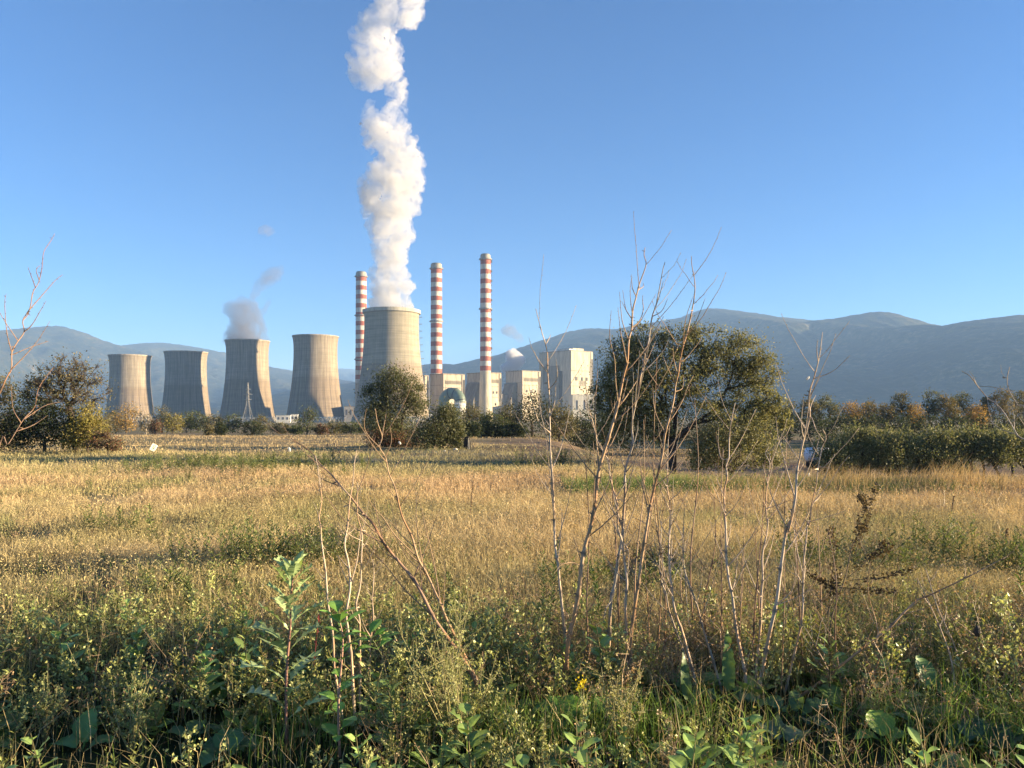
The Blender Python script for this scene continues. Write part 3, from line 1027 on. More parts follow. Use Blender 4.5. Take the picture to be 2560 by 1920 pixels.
OUT = []
for row in [(1668, (236, 456)), (1620, (230, 452)), (1550, (228, 448)), (1500, (232, 428)), (1450, (230, 420)), (1400, (234, 414)), (1300, (228, 436)), (1240, (222, 446)), (1150, (208, 466)), (1080, (180, 474)), (1000, (164, 488)), (930, (200, 514)), (870, (255, 510)), (800, (240, 494)), (760, (205, 470)), (720, (182, 440)), (685, (175, 420))]:
    OUT.append((cy(row[0]), tuple(cs(v) for v in row[1])))
STR1 = [(690, (180, 270)), (640, (178, 245)), (590, (184, 250)), (565, (195, 240))]
STR2 = [(700, (320, 420)), (650, (308, 392)), (600, (312, 402)), (540, (330, 408)), (480, (320, 408)), (420, (318, 386)), (390, (320, 390))]
TOP = [(480, (150, 200)), (460, (146, 240)), (420, (120, 300)), (370, (98, 388)), (330, (108, 385)), (270, (140, 392)), (220, (150, 385)), (170, (165, 365)), (120, (165, 375)), (80, (190, 400)), (40, (225, 440)), (0, (260, 470)), (-60, (290, 500)), (-120, (330, 520))]
STR3 = [(130, (360, 465)), (90, (350, 478)), (50, (340, 480)), (10, (330, 470)), (-50, (330, 470))]
DP = 900.0
balls = puffs(narrow(OUT), DP)
for s_ in (STR1, STR2, TOP, STR3):
    balls += puffs(narrow([(cy(r[0]), tuple(cs(v) for v in r[1])) for r in s_], 0.92 if s_ is TOP else 1.32), DP, n=8)
balls = [b for b in balls if b[0][2] < 510]
M_STEAM = steam_mat("white steam", 0.10, 0.045, 0.35, 0.58, (.78, .775, .77), skin=0.012, fade=(170, 430, 0.75), erode=(150, 440, 0.045))
plume("steam_plume", balls, 2.2, 10.0, 0.075, M_STEAM, "tall white steam plume billowing up out of the largest cooling tower", "steam plume", (T5[1], DP, T5[2]), 3)

# grey vapour over the shaded tower; small white puff by the boiler houses; little grey cloud
def c8(x, y): return (540 + x / 3.606, 620 + y / 3.606)


def rows8(rr): return [(c8(0, y)[1], (c8(a, 0)[0], c8(b, 0)[0])) for (y, a, b) in rr]


DG = 1087.0
gb = puffs(rows8([(860, 105, 440), (780, 110, 440), (700, 130, 430), (620, 125, 425), (560, 95, 400), (515, 110, 360)]), DG, 5, n=7, sq=0.8)
gb += puffs(rows8([(520, 270, 370), (460, 300, 350), (400, 320, 400), (350, 330, 440), (290, 400, 560), (230, 430, 600), (170, 540, 620)]), DG, 3, n=6)
gb += puffs(rows8([(600, 395, 450), (560, 400, 460), (500, 440, 490), (450, 480, 500)]), DG, 3, n=6)
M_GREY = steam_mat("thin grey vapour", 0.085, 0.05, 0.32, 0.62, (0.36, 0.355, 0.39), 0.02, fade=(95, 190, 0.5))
plume("vapour_plume", gb, 2.4, 3.5, 0.07, M_GREY, "thin grey vapour drifting off the shaded cooling tower", "vapour", (T3[1], DG, T3[2]), 9)


def c5(x, y): return (1040 + x / 4.809, 860 + y / 4.809)


def rows5(rr): return [(c5(0, y)[1], (c5(a, 0)[0], c5(b, 0)[0])) for (y, a, b) in rr]


wb = puffs(rows5([(330, 1040, 1250), (290, 1010, 1240), (250, 1060, 1280), (200, 1100, 1305), (150, 1080, 1300), (110, 1090, 1260)]), 1240, 4, n=7)
wb += puffs(rows5([(590, 1020, 1060), (520, 1030, 1075), (450, 1045, 1080), (380, 1040, 1090), (330, 1040, 1120)]), 1240, 3, n=5)
M_PUFF = steam_mat("white steam puff", 0.26, 0.06, 0.30, 0.55, (0.85, 0.85, 0.86), 0.03)
plume("steam_puff", wb, 2.2, 2.6, 0.08, M_PUFF, "small white steam puff rising between two boiler houses", "steam", (c5(1150, 0)[0] / F * 1240 - CX / F * 1240, 1240, 0), 12)
wb = puffs([(830, (1250, 1290)), (815, (1262, 1285)), (850, (1290, 1312)), (840, (1275, 1305))], 1240, 3, n=6)
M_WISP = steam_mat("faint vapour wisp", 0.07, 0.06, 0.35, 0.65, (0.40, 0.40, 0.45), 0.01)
plume("vapour_wisp", wb, 2.2, 2.6, 0.08, M_WISP, "faint grey wisp against the hillside above the white puff", "vapour", (0, 1240, 100), 15)
wb = puffs([(572, (648, 676)), (578, (646, 690)), (586, (654, 672))], 1000, 3, n=6)
plume("grey_cloudlet", wb, 2.0, 2.6, 0.08, M_WISP, "tiny grey cloud alone in the sky above the shaded tower's vapour", "cloud", (-330, 1000, 220), 16)

# ------------------------------------------------------------------ trees
PAL = {
    'olive': ((.13, .12, .05), (.19, .16, .075), (.09, .09, .035)),
    'gold': ((.22, .215, .10), (.165, .17, .08), (.29, .27, .13), (.11, .12, .055)),
    'green': ((.085, .105, .035), (.12, .13, .05), (.06, .08, .028)),
    'grey': ((.115, .125, .06), (.16, .165, .085), (.08, .09, .042)),
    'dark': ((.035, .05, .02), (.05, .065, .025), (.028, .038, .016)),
    'yellow': ((.24, .21, .05), (.18, .17, .05), (.30, .24, .07)),
    'orange': ((.36, .22, .06), (.29, .19, .06), (.42, .26, .08), (.18, .15, .055)),
    'bronze': ((.16, .125, .055), (.12, .11, .05), (.10, .095, .04), (.22, .16, .07)),
    'brown': ((.20, .17, .09), (.155, .135, .07), (.24, .195, .10), (.11, .11, .05)),
    'red': ((.17, .075, .045), (.13, .085, .05), (.12, .11, .05)),
    'orchard': ((.15, .165, .07), (.215, .215, .10), (.095, .115, .045), (.28, .265, .135)),
}


def tree(name, label, cat, group, D, xt, ybase, lobes, nclump, perclump, leaf, pal, trunk_r, fork=None, sig=0.22, twigs=0, bark=(.11, .085, .065), seed=0, up=0.0, limbs=None, shoots=0, depth=0.85):
    """trunk and limbs grown towards clumps placed in the crown's lobes (px of the 2212 view), leaves round every clump"""
    global rng
    keep = rng; rng = np.random.default_rng(1000 + seed)
    X = (xt * K - CX) / F * D
    base = float(ground(X, D)) - 0.05
    root = thing(name, (X, D, base), label, cat, group)
    s = px(1, D)
    zb = CAMZ + (HY - ybase * K) / F * D
    def loc(x, y): return np.array([(x - xt) * s, 0.0, (HY - y * K) / F * D + CAMZ - base])
    vols = np.array([l[2] * l[3] for l in lobes], float); vols /= vols.sum()
    cl, rad = [], []
    for k in range(nclump):
        l = lobes[rng.choice(len(lobes), p=vols)]
        d = rand_dirs(1)[0] * rng.uniform(0.35, 1.0) ** 0.5
        c = loc(l[0], l[1]) + d * np.array([l[2] * s, l[2] * s * depth, l[3] * s]) * 0.86
        cl.append(c); rad.append(sig * min(l[2], l[3]) * s * rng.uniform(0.7, 1.4))
    cl = np.array(cl); rad = np.array(rad)
    cl[:, 2] = np.maximum(cl[:, 2], 0.1)
    fk = loc(*fork) if fork else np.array([0, 0, cl[:, 2].mean() * 0.45])
    nodes = [np.zeros(3), fk * 0.5 + np.array([0.03, 0, 0]), fk]
    parent = [-1, 0, 1]
    for ch in (limbs or []):
        pi = 2
        for q in ch:
            nodes.append(loc(q[0], q[1]) + np.array([0, rng.normal() * 0.25 * s * 10, 0])); parent.append(pi); pi = len(nodes) - 1
    order = np.argsort(np.linalg.norm(cl - fk, axis=1))
    for k in order:
        t = cl[k]
        A = np.array(nodes[1:])
        dd = np.linalg.norm(A - t, axis=1) + 0.8 * np.maximum(0, A[:, 2] - t[2] + 0.0) + 0.12 * np.linalg.norm(A - fk, axis=1)
        pi = int(np.argmin(dd)) + 1
        a = nodes[pi]
        for f in (0.5, 1.0):
            m = a + (t - a) * f + (np.array([0, 0, 0.10]) * np.linalg.norm(t - a) * (f * (1 - f) * 4) if f < 1 else 0) + (rng.normal(size=3) * 0.05 * np.linalg.norm(t - a) if f < 1 else 0)
            nodes.append(m); parent.append(pi); pi = len(nodes) - 1
    cnt = np.ones(len(nodes))
    for k in range(len(nodes) - 1, 0, -1):
        cnt[parent[k]] += cnt[k]
    rr = np.maximum(trunk_r * (cnt / cnt[0]) ** 0.55, 0.006 * D / 26)
    mb = MB(); bark = np.array(bark)
    for k in range(1, len(nodes)):
        a, b = nodes[parent[k]], nodes[k]
        if np.linalg.norm(b - a) < 1e-4: continue
        r0 = rr[parent[k]] if k < 3 else min(rr[parent[k]], rr[k] * 1.35)
        if k == 1: r0 = trunk_r * 1.35
        tube(mb, [a, (a + b) / 2, b], [r0, (r0 + rr[k]) / 2, rr[k]], 7 if rr[k] > 0.03 else 4, bark * rng.uniform(0.8, 1.2), cap=False)
    if twigs:
        n = nclump * twigs
        src = np.repeat(cl, twigs, 0); rd = np.repeat(rad, twigs)
        d = unit(rand_dirs(n, 0.5) * 0.8 + unit(src - fk) * 0.7)
        L = rd * rng.uniform(1.0, 2.6, n)
        sd_ = unit(np.cross(d, rand_dirs(n))) * (0.0035 * D / 26 * rng.uniform(0.7, 1.5, n))[:, None]
        st = src - d * (L * 0.3)[:, None]
        m = st + d * (L * 0.5)[:, None] + rand_dirs(n) * (L * 0.08)[:, None]
        e = st + d * L[:, None]
        v = np.stack([st - sd_, st + sd_, m + sd_ * .7, m - sd_ * .7, e], 1)
        o = np.arange(n)[:, None] * 5
        mb.add(v.reshape(-1, 3), o + np.array([3, 2, 4]), o + np.array([0, 1, 2, 3]), np.repeat(bark * rng.uniform(0.9, 1.7, (n, 1)), 5, 0))
    mb.build("trunk", M_BARK, root, smooth=True)
    mb = MB()
    n = nclump * perclump
    src = np.repeat(cl, perclump, 0); rd = np.repeat(rad, perclump)[:, None]
    ctr = src + rng.normal(size=(n, 3)) * rd * np.array([1.15, 1.0, 0.8])
    ctr[:, 2] = np.maximum(ctr[:, 2], 0.03)
    pl = np.array(PAL[pal]); cc = pl[rng.integers(0, len(pl), n)] * rng.uniform(0.75, 1.3, (n, 1))
    cc = cc * np.repeat(rng.uniform(0.75, 1.25, (nclump, 1)), perclump, 0)
    L = leaf * rng.uniform(0.6, 1.35, n)
    leaves(mb, ctr, rand_dirs(n, up), rand_dirs(n, 0.3), L, L * rng.uniform(0.4, 0.65, n), cc)
    if shoots:
        top = cl[rng.choice(nclump, shoots)]
        for t in top:
            k = 14; L0 = rng.uniform(0.35, 0.8)
            dirv = unit(np.array([rng.normal() * 0.25, rng.normal() * 0.25, 1.0]))
            q = rng.uniform(0, 1, k)
            pts = t + np.array([0, 0, 0.1]) + dirv * (q * L0)[:, None]
            leaves(mb, pts, unit(rand_dirs(k) * 0.6 + dirv), rand_dirs(k, 0.3), leaf * rng.uniform(0.8, 1.3, k), leaf * 0.45, pl[rng.integers(0, len(pl), k)] * 1.15)
    mb.build("crown", M_LEAF, root)
    rng = keep
    return root


# the big tree right of the middle, and the bush at its foot
tree("broadleaf_tree", "big spreading tree with thinning olive-gold leaves and dark leaning limb, behind the tall dry stalks", "tree", None, 26.0, 1448, 1025,
     [(1350, 760, 50, 48), (1400, 738, 55, 42), (1470, 735, 55, 42), (1540, 738, 55, 42), (1610, 762, 52, 48), (1650, 805, 40, 42), (1560, 800, 75, 45), (1440, 805, 85, 50), (1345, 820, 50, 50),
      (1305, 850, 36, 38), (1620, 850, 55, 35), (1655, 868, 38, 28), (1500, 860, 80, 34), (1385, 885, 60, 40), (1325, 905, 38, 30), (1370, 930, 48, 28), (1420, 900, 40, 34), (1560, 893, 60, 26), (1640, 900, 50, 28), (1690, 900, 22, 28), (1330, 935, 45, 28), (1300, 895, 35, 34), (1425, 935, 40, 24), (1360, 845, 60, 45)],
     560, 96, 0.076, 'gold', 0.15, fork=(1452, 955), sig=0.26, twigs=14, bark=(.06, .048, .04), seed=1,
     limbs=[[(1500, 915), (1545, 885), (1570, 840), (1585, 800)], [(1440, 880), (1410, 830), (1380, 785)], [(1462, 880), (1475, 820), (1480, 770)], [(1400, 915), (1350, 880), (1320, 850)]])
tree("bush", "yellowish-olive bush filling the shade under the big tree's leaning limb", "bush", None, 25.4, 1580, 1026,
     [(1580, 935, 65, 42), (1640, 945, 48, 48), (1540, 960, 45, 45), (1600, 985, 75, 36), (1512, 990, 28, 28), (1662, 985, 26, 38)], 200, 55, 0.08, 'gold', 0.06, sig=0.28, twigs=4, seed=2)

# left clump
tree("autumn_tree", "half-bare brown tree with crooked dark limbs, rising above the dark bushes by the field edge", "tree", None, 32.0, 166, 975,
     [(150, 800, 45, 38), (105, 822, 45, 38), (190, 806, 36, 34), (215, 845, 28, 30), (78, 842, 38, 32), (150, 862, 70, 40)], 150, 30, 0.085, 'brown', 0.13, fork=(150, 880), sig=0.30, twigs=22, bark=(.07, .055, .045), seed=3,
     limbs=[[(138, 850), (128, 815), (118, 790)], [(165, 850), (190, 820), (212, 790)], [(172, 862), (215, 850)]])
tree("bush", "dark green leafy bush at the foot of the half-bare brown tree", "bush", None, 31.5, 95, 976,
     [(60, 905, 52, 58), (110, 918, 58, 52), (150, 935, 45, 40), (30, 930, 40, 45)], 190, 60, 0.085, 'dark', 0.07, sig=0.28, seed=4, twigs=2)
tree("bush", "yellow-green bush on the sunny side of the dark bush under the brown tree", "bush", None, 31.2, 188, 976,
     [(192, 900, 26, 36), (200, 930, 28, 32), (172, 942, 36, 32)], 90, 50, 0.085, 'yellow', 0.05, sig=0.3, seed=5, twigs=3)
tree("bush", "tall dull brown-green thicket at the picture's edge, beside the dark bush", "bush", None, 33.0, 5, 976,
     [(5, 850, 32, 50), (-20, 900, 50, 60), (20, 930, 36, 45), (-60, 860, 40, 60)], 140, 45, 0.09, 'olive', 0.08, sig=0.3, seed=6, twigs=8)
tree("bush", "low reddish-green scrub creeping out from the yellow-green bush into the grass", "bush", None, 30.5, 232, 977,
     [(222, 950, 24, 20), (250, 960, 24, 14), (205, 962, 20, 14)], 60, 40, 0.07, 'red', 0.03, sig=0.3, seed=7, twigs=12)

# bushes in the middle of the field
tree("bushy_tree", "tall grey-green bushy tree standing before the largest cooling tower", "tree", None, 38.0, 868, 965,
     [(850, 828, 42, 36), (812, 862, 30, 40), (890, 842, 28, 36), (845, 890, 52, 45), (905, 872, 24, 30), (850, 940, 62, 34)], 230, 84, 0.092, 'grey', 0.12, sig=0.28, twigs=5, seed=8, fork=(866, 915))
tree("bushy_tree", "rounded grey-green bush in front of the white round tank, beside the taller bushy tree", "bush", None, 35.0, 955, 975,
     [(960, 892, 28, 26), (955, 930, 42, 42), (982, 935, 20, 42), (925, 948, 40, 30)], 170, 78, 0.088, 'grey', 0.08, sig=0.28, twigs=4, seed=9)
tree("bush", "dull reddish undergrowth at the shaded foot of the tall bushy tree", "bush", None, 37.0, 815, 968,
     [(812, 950, 24, 26), (845, 952, 30, 24), (880, 955, 28, 24)], 70, 45, 0.09, 'red', 0.04, sig=0.3, twigs=5, seed=10)

# row of bushes and small trees before the cooling towers
ROW = [
    (250, 886, 24, 135, 'olive', "olive bush wedged between the brown tree and the orange tree"),
    (272, 872, 32, 130, 'orange', "round tree in full orange autumn leaf before the outermost tower"),
    (315, 884, 17, 120, 'brown', "thin half-bare sapling with pale stems beside the orange tree"),
    (350, 878, 25, 150, 'olive', "olive bush behind the half-bare sapling, at the squat tower's foot"),
    (374, 890, 25, 135, 'yellow', "yellow-green bush before the squat cooling tower"),
    (402, 886, 24, 150, 'green', "green bush directly under the squat cooling tower's middle"),
    (428, 882, 25, 155, 'green', "taller green bush at the squat tower's sunlit foot"),
    (462, 893, 27, 150, 'olive', "olive bush between the squat tower and the shaded steaming tower"),
    (502, 892, 24, 150, 'green', "green bush left of the lattice pylon's foot"),
    (560, 896, 26, 150, 'olive', "olive bush just past the lattice pylon, at the shaded tower's foot"),
    (545, 908, 30, 92, 'dark', "broad dark bush standing out in the stubble before the pylon"),
    (478, 912, 13, 88, 'dark', "small dark round bush alone on the stubble strip"),
    (452, 913, 13, 96, 'brown', "small brown bush next to the small dark round one"),
    (605, 914, 26, 130, 'olive', "low olive bush in front of the white gatehouse"),
    (663, 874, 25, 105, 'green', "upright small green tree before the half sunlit tower"),
    (640, 918, 22, 120, 'green', "low green bush at the left foot of the upright small tree"),
    (692, 915, 18, 108, 'red', "low rust-red bush at the right foot of the upright small tree"),
    (722, 908, 28, 118, 'olive', "olive hedge bush beside the rust-red one"),
    (758, 908, 28, 112, 'green', "green hedge bush below the dark-roofed workshop"),
    (795, 902, 24, 105, 'dark', "dark hedge bush where the hedge meets the tall bushy tree"),
    (225, 893, 22, 115, 'brown', "brown scrub half behind the brown tree's outer twigs"),
    (335, 905, 16, 118, 'red', "low reddish scrub in front of the half-bare sapling"),
]
for k, (x, yt, hw, D, pal, lab) in enumerate(ROW):
    yb = (HY - (float(ground((x * K - CX) / F * D, D)) - CAMZ) / D * F) / K
    yb = HY / K + (CAMZ - float(ground((x * K - CX) / F * D, D))) / D * F / K
    h = yb - yt
    tall = pal == 'green' and h > 55
    lob = [(x, yt + h * 0.32, hw * 0.8, h * 0.30), (x - hw * 0.45, yt + h * 0.55, hw * 0.55, h * 0.33), (x + hw * 0.45, yt + h * 0.58, hw * 0.55, h * 0.33), (x, yt + h * 0.75, hw * 0.75, h * 0.22)]
    tree("sapling" if pal == 'brown' and x == 315 else ("small_tree" if (tall or pal == 'orange') else "bush"), lab, "tree" if (tall or pal == 'orange' or x == 315) else "bush", "bushes and small trees before the cooling towers", D, x, yb, lob, 60, 26 if x != 315 else 8, 0.24 * D / 130, pal, 0.10, sig=0.34, twigs=2 if x != 315 else 14, seed=40 + k, bark=(.10, .08, .06) if x != 315 else (.35, .30, .24))

# dark hedge and trees behind the ploughed patch
HEDGE = [
    (1020, 872, 30, 95, 'olive', "olive tree top just beside the white round tank"),
    (1062, 888, 34, 88, 'green', "green hedge tree below the tallest chimney's foot"),
    (1095, 872, 24, 92, 'olive', "olive tree between the tallest chimney and the dark evergreen"),
    (1150, 846, 46, 78, 'dark', "dense dark evergreen tree before the boiler houses"),
    (1208, 868, 34, 74, 'olive', "olive reddish bushy tree leaning against the dark evergreen"),
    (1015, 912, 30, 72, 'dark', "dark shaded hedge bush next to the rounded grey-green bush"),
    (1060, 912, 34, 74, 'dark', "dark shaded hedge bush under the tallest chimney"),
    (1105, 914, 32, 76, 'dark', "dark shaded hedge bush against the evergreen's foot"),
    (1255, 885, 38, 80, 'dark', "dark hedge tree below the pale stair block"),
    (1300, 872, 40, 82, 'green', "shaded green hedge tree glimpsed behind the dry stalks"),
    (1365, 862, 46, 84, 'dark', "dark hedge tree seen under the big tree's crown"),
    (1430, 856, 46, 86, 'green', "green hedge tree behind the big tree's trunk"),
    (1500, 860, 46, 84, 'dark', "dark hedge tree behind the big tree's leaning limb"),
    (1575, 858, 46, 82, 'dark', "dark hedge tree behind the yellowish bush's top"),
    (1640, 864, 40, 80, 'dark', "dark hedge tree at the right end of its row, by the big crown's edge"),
]
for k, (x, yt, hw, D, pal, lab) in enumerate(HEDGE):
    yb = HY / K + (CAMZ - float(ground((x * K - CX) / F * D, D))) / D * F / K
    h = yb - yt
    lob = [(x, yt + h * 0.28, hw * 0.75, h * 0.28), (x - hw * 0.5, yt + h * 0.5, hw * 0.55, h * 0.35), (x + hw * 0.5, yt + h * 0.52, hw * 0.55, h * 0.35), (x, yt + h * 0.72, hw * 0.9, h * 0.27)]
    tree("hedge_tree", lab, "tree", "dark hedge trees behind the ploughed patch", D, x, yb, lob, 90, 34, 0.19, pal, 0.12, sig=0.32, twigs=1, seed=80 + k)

# belt of tall trees behind the orchard
BELT = [
    (1660, 872, 30, 112, 'dark', "dark belt tree just right of the big tree's crown"),
    (1705, 862, 30, 116, 'olive', "olive belt tree behind the fork of the tall dry stalk"),
    (1748, 860, 30, 112, 'olive', "olive belt tree, second from the big tree"),
    (1787, 850, 30, 114, 'grey', "tall grey-green belt tree left of the round orange one"),
    (1838, 863, 31, 108, 'orange', "round orange belt tree with the fullest colour"),
    (1880, 864, 26, 112, 'bronze', "bronze belt tree touching the round orange one"),
    (1915, 868, 28, 108, 'bronze', "dark bronze belt tree between the bronze and the tall olive ones"),
    (1945, 844, 26, 116, 'olive', "tall olive belt tree with a small orange neighbour"),
    (1976, 868, 22, 108, 'orange', "small orange belt tree tucked under the tall olive one"),
    (2012, 841, 25, 116, 'grey', "tall flat-topped grey belt tree"),
    (2046, 852, 26, 110, 'bronze', "bronze belt tree between two tall grey ones"),
    (2078, 843, 32, 116, 'grey', "widest tall grey belt tree with visible trunk"),
    (2108, 871, 26, 108, 'orange', "pale orange belt tree low between taller ones"),
    (2128, 852, 12, 114, 'olive', "slender olive belt tree poking up behind the pale orange one"),
    (2166, 836, 32, 114, 'bronze', "tall bronze layered belt tree near the picture's edge"),
    (2208, 842, 30, 116, 'olive', "olive belt tree cut by the picture's edge"),
]
for k, (x, yt, hw, D, pal, lab) in enumerate(BELT):
    yb = HY / K + (CAMZ - float(ground((x * K - CX) / F * D, D))) / D * F / K
    h = yb - yt
    lob = [(x, yt + h * 0.16, hw * 0.75, h * 0.14), (x - hw * 0.35, yt + h * 0.33, hw * 0.6, h * 0.13), (x + hw * 0.4, yt + h * 0.36, hw * 0.6, h * 0.14), (x, yt + h * 0.52, hw * 0.85, h * 0.14)]
    if pal == 'orange':
        lob = [(x, yt + h * 0.25, hw * 0.7, h * 0.22), (x, yt + h * 0.45, hw * 0.95, h * 0.24)]
    tree("belt_tree", lab, "tree", "tree belt behind the orchard", D, x, yb, lob, 80, 26, 0.24, pal, 0.16, sig=0.30, twigs=3, seed=120 + k)
for k, x in enumerate((1690, 1750, 1810, 1865, 1930, 1990, 2060, 2130, 2195)):
    D = 98 + (k % 3) * 3
    yb = HY / K + (CAMZ - float(ground((x * K - CX) / F * D, D))) / D * F / K
    lob = [(x - 16, 918, 24, 16), (x + 16, 915, 26, 18), (x, 932, 36, 16)]
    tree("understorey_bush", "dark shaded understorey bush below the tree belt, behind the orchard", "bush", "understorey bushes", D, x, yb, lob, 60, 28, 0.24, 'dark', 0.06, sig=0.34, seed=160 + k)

# orchard rows
ORCH = []
for k, x in enumerate(np.arange(1798, 2276, 60)):
    ORCH.append((x, 41.0 + 0.3 * (k % 2)))
for k, x in enumerate(np.arange(1815, 2260, 62)):
    ORCH.append((x, 45.5 + 0.3 * (k % 2)))
for k, (x, D) in enumerate(ORCH):
    yb = HY / K + (CAMZ - float(ground((x * K - CX) / F * D, D))) / D * F / K
    top = 930 + rng.uniform(-9, 9)
    lob = [(x - 18, top + 26, 26, 22), (x + 18, top + 24, 26, 22), (x, top + 48, 38, 22)]
    if x < 2090: lob += [(x, top + 75, 36, 24), (x + 20, top + 60, 26, 26)]
    lob = [(a + rng.uniform(-6, 6), b_ + rng.uniform(-5, 5), c_ * rng.uniform(.85, 1.15), d_ * rng.uniform(.85, 1.2)) for (a, b_, c_, d_) in lob]
    front = D < 43
    lab = ["leafy orchard tree beside the white tank, leaves down to the ground", "second orchard tree from the white tank, front row", "third orchard tree from the white tank, front row", "fourth orchard tree from the white tank, front row", "fifth orchard tree from the white tank, front row", "sixth orchard tree from the white tank, front row", "seventh orchard tree from the white tank, front row", "eighth orchard tree from the white tank, front row, at the picture's edge"]
    lab = lab[k] if k < len(lab) else "orchard tree of the rear row, %s" % ("first from the white tank", "second from the white tank", "third from the white tank", "fourth from the white tank", "fifth from the white tank", "sixth from the white tank", "seventh from the white tank", "last one at the picture's edge")[min(k - len(lab), 7)]
    tree("orchard_tree", lab, "fruit tree", "orchard trees", D, x, yb, lob, 110, 46, 0.105, 'orchard', 0.075, fork=(x, yb - 26), sig=0.33, twigs=2, bark=(.06, .05, .045), seed=200 + k, shoots=26, up=0.5)

# ------------------------------------------------------------------ field grass and ground cover
def zone(n, y0, y1, spread=1.0, pad=2.0):
    """places on the ground in front of the camera and well past both edges of the picture"""
    n = int(n * (spread * (y0 + y1) / 2 + pad) / (0.76 * (y0 + y1) / 2 + 0.8))
    y = np.sqrt(rng.uniform(y0 * y0, y1 * y1, n))
    x = rng.uniform(-1, 1, n) * (spread * y + pad)
    return x, y


def D_of(y): return CAMZ * F / (y - HY)


def at_ground(x, y, dz=0.0):
    return np.stack([x, y, ground(x, y) + dz], 1)


def dry_grass():
    mb = MB()
    for (n, y0, y1, h0, h1, w0) in ((95000, 4.6, 9.5, .12, .33, .0042), (105000, 8.5, 15, .12, .34, .0058), (80000, 14, 22, .10, .30, .0090), (46000, 21, 32, .07, .22, .013), (18000, 31, 46, .05, .16, .02)):
        x, y = zone(n, y0, y1)
        keep = fbm2(x * 0.8, y * 0.8, 3, 21) > 0.30
        x, y = x[keep], y[keep]; n = len(x)
        c = field_colour(x, y)
        pl = sstep(-1, 2, x) * sstep(25, 29, y)
        k2 = rng.uniform(0, 1, n) > pl * 0.85
        x, y, c = x[k2], y[k2], c[k2]; n = len(x)
        c = c * rng.uniform(0.55, 1.35, (n, 1)) * (0.8 + 0.5 * fbm2(x * 1.5, y * 1.1, 3, 33))[:, None]
        low = 1 - 0.25 * sstep(0.45, 0.6, fbm2(x * 0.5, y * 0.5, 3, 44))
        h = rng.uniform(h0, h1, n) * low
        if y0 > 13:
            h = np.where((x > 3) & (y > 19.5), h * 0.8, h)
        lean = rng.normal(0, 0.62, (n, 2)) + np.array([-0.12, 0.0])
        wd = w0 * rng.uniform(0.6, 1.4, n)
        tip = c * np.array([1.12, 1.08, 1.0])
        blades(mb, at_ground(x, y, -0.02), h, wd, lean, c, tipc=tip)
    # stubble beyond the meadow
    n = 69000
    y = np.sqrt(rng.uniform(30.0 ** 2, 95.0 ** 2, n)); x = rng.uniform(-1.0, 1.0, n) * y
    k2 = rng.uniform(0, 1, n) < np.where((x > -3) & (y > 27) & (y < 72), .14, 1.0) * (.35 + .65 * sstep(.4, .55, fbm2(x * .04, y * .16, 3, 61)))
    x, y = x[k2], y[k2]; n = len(x)
    c = np.array((.40, .31, .18)) * rng.uniform(.65, 1.25, (n, 1))
    blades(mb, at_ground(x, y, -.03), rng.uniform(.08, .24, n), rng.uniform(.02, .05, n) * y / 50, rng.normal(0, .5, (n, 2)), c)
    # bent tops, seed heads and broken straw lying in the meadow
    for (n, y0, y1, L0) in ((50000, 5.0, 12, .022), (42000, 11, 22, .035), (14000, 21, 34, .05)):
        x, y = zone(n, y0, y1); n = len(x)
        c = field_colour(x, y) * rng.uniform(.75, 1.45, (n, 1))
        z = rng.uniform(.08, .27, n) * (1 - .4 * sstep(18, 24, y))
        p = at_ground(x, y); p[:, 2] += z
        L = L0 * rng.uniform(.6, 1.5, n)
        leaves(mb, p, rand_dirs(n, .5), rand_dirs(n), L, L * rng.uniform(.18, .4, n), c, bend=.1)
    # taller pale grass along the crest on the right, before the orchard
    n = 13000
    x = rng.uniform(4.0, 24, n); y = 17.2 + rng.normal(0, 0.8, n)
    c = np.array((.46, .34, .17)) * rng.uniform(0.7, 1.2, (n, 1))
    blades(mb, at_ground(x, y, -0.03), rng.uniform(.15, .42, n) * (0.6 + 0.8 * fbm2(x, y, 2, 3)) * (1 + .5 * (np.abs(x - 8.5) < 1.6)), rng.uniform(.006, .012, n), rng.normal(0, .3, (n, 2)) + np.array([.18, 0]), c)
    tag(mb.build("dry_grass", M_BLADE), "dry straw-coloured meadow grass covering the field", "grass", kind="stuff")


dry_grass()


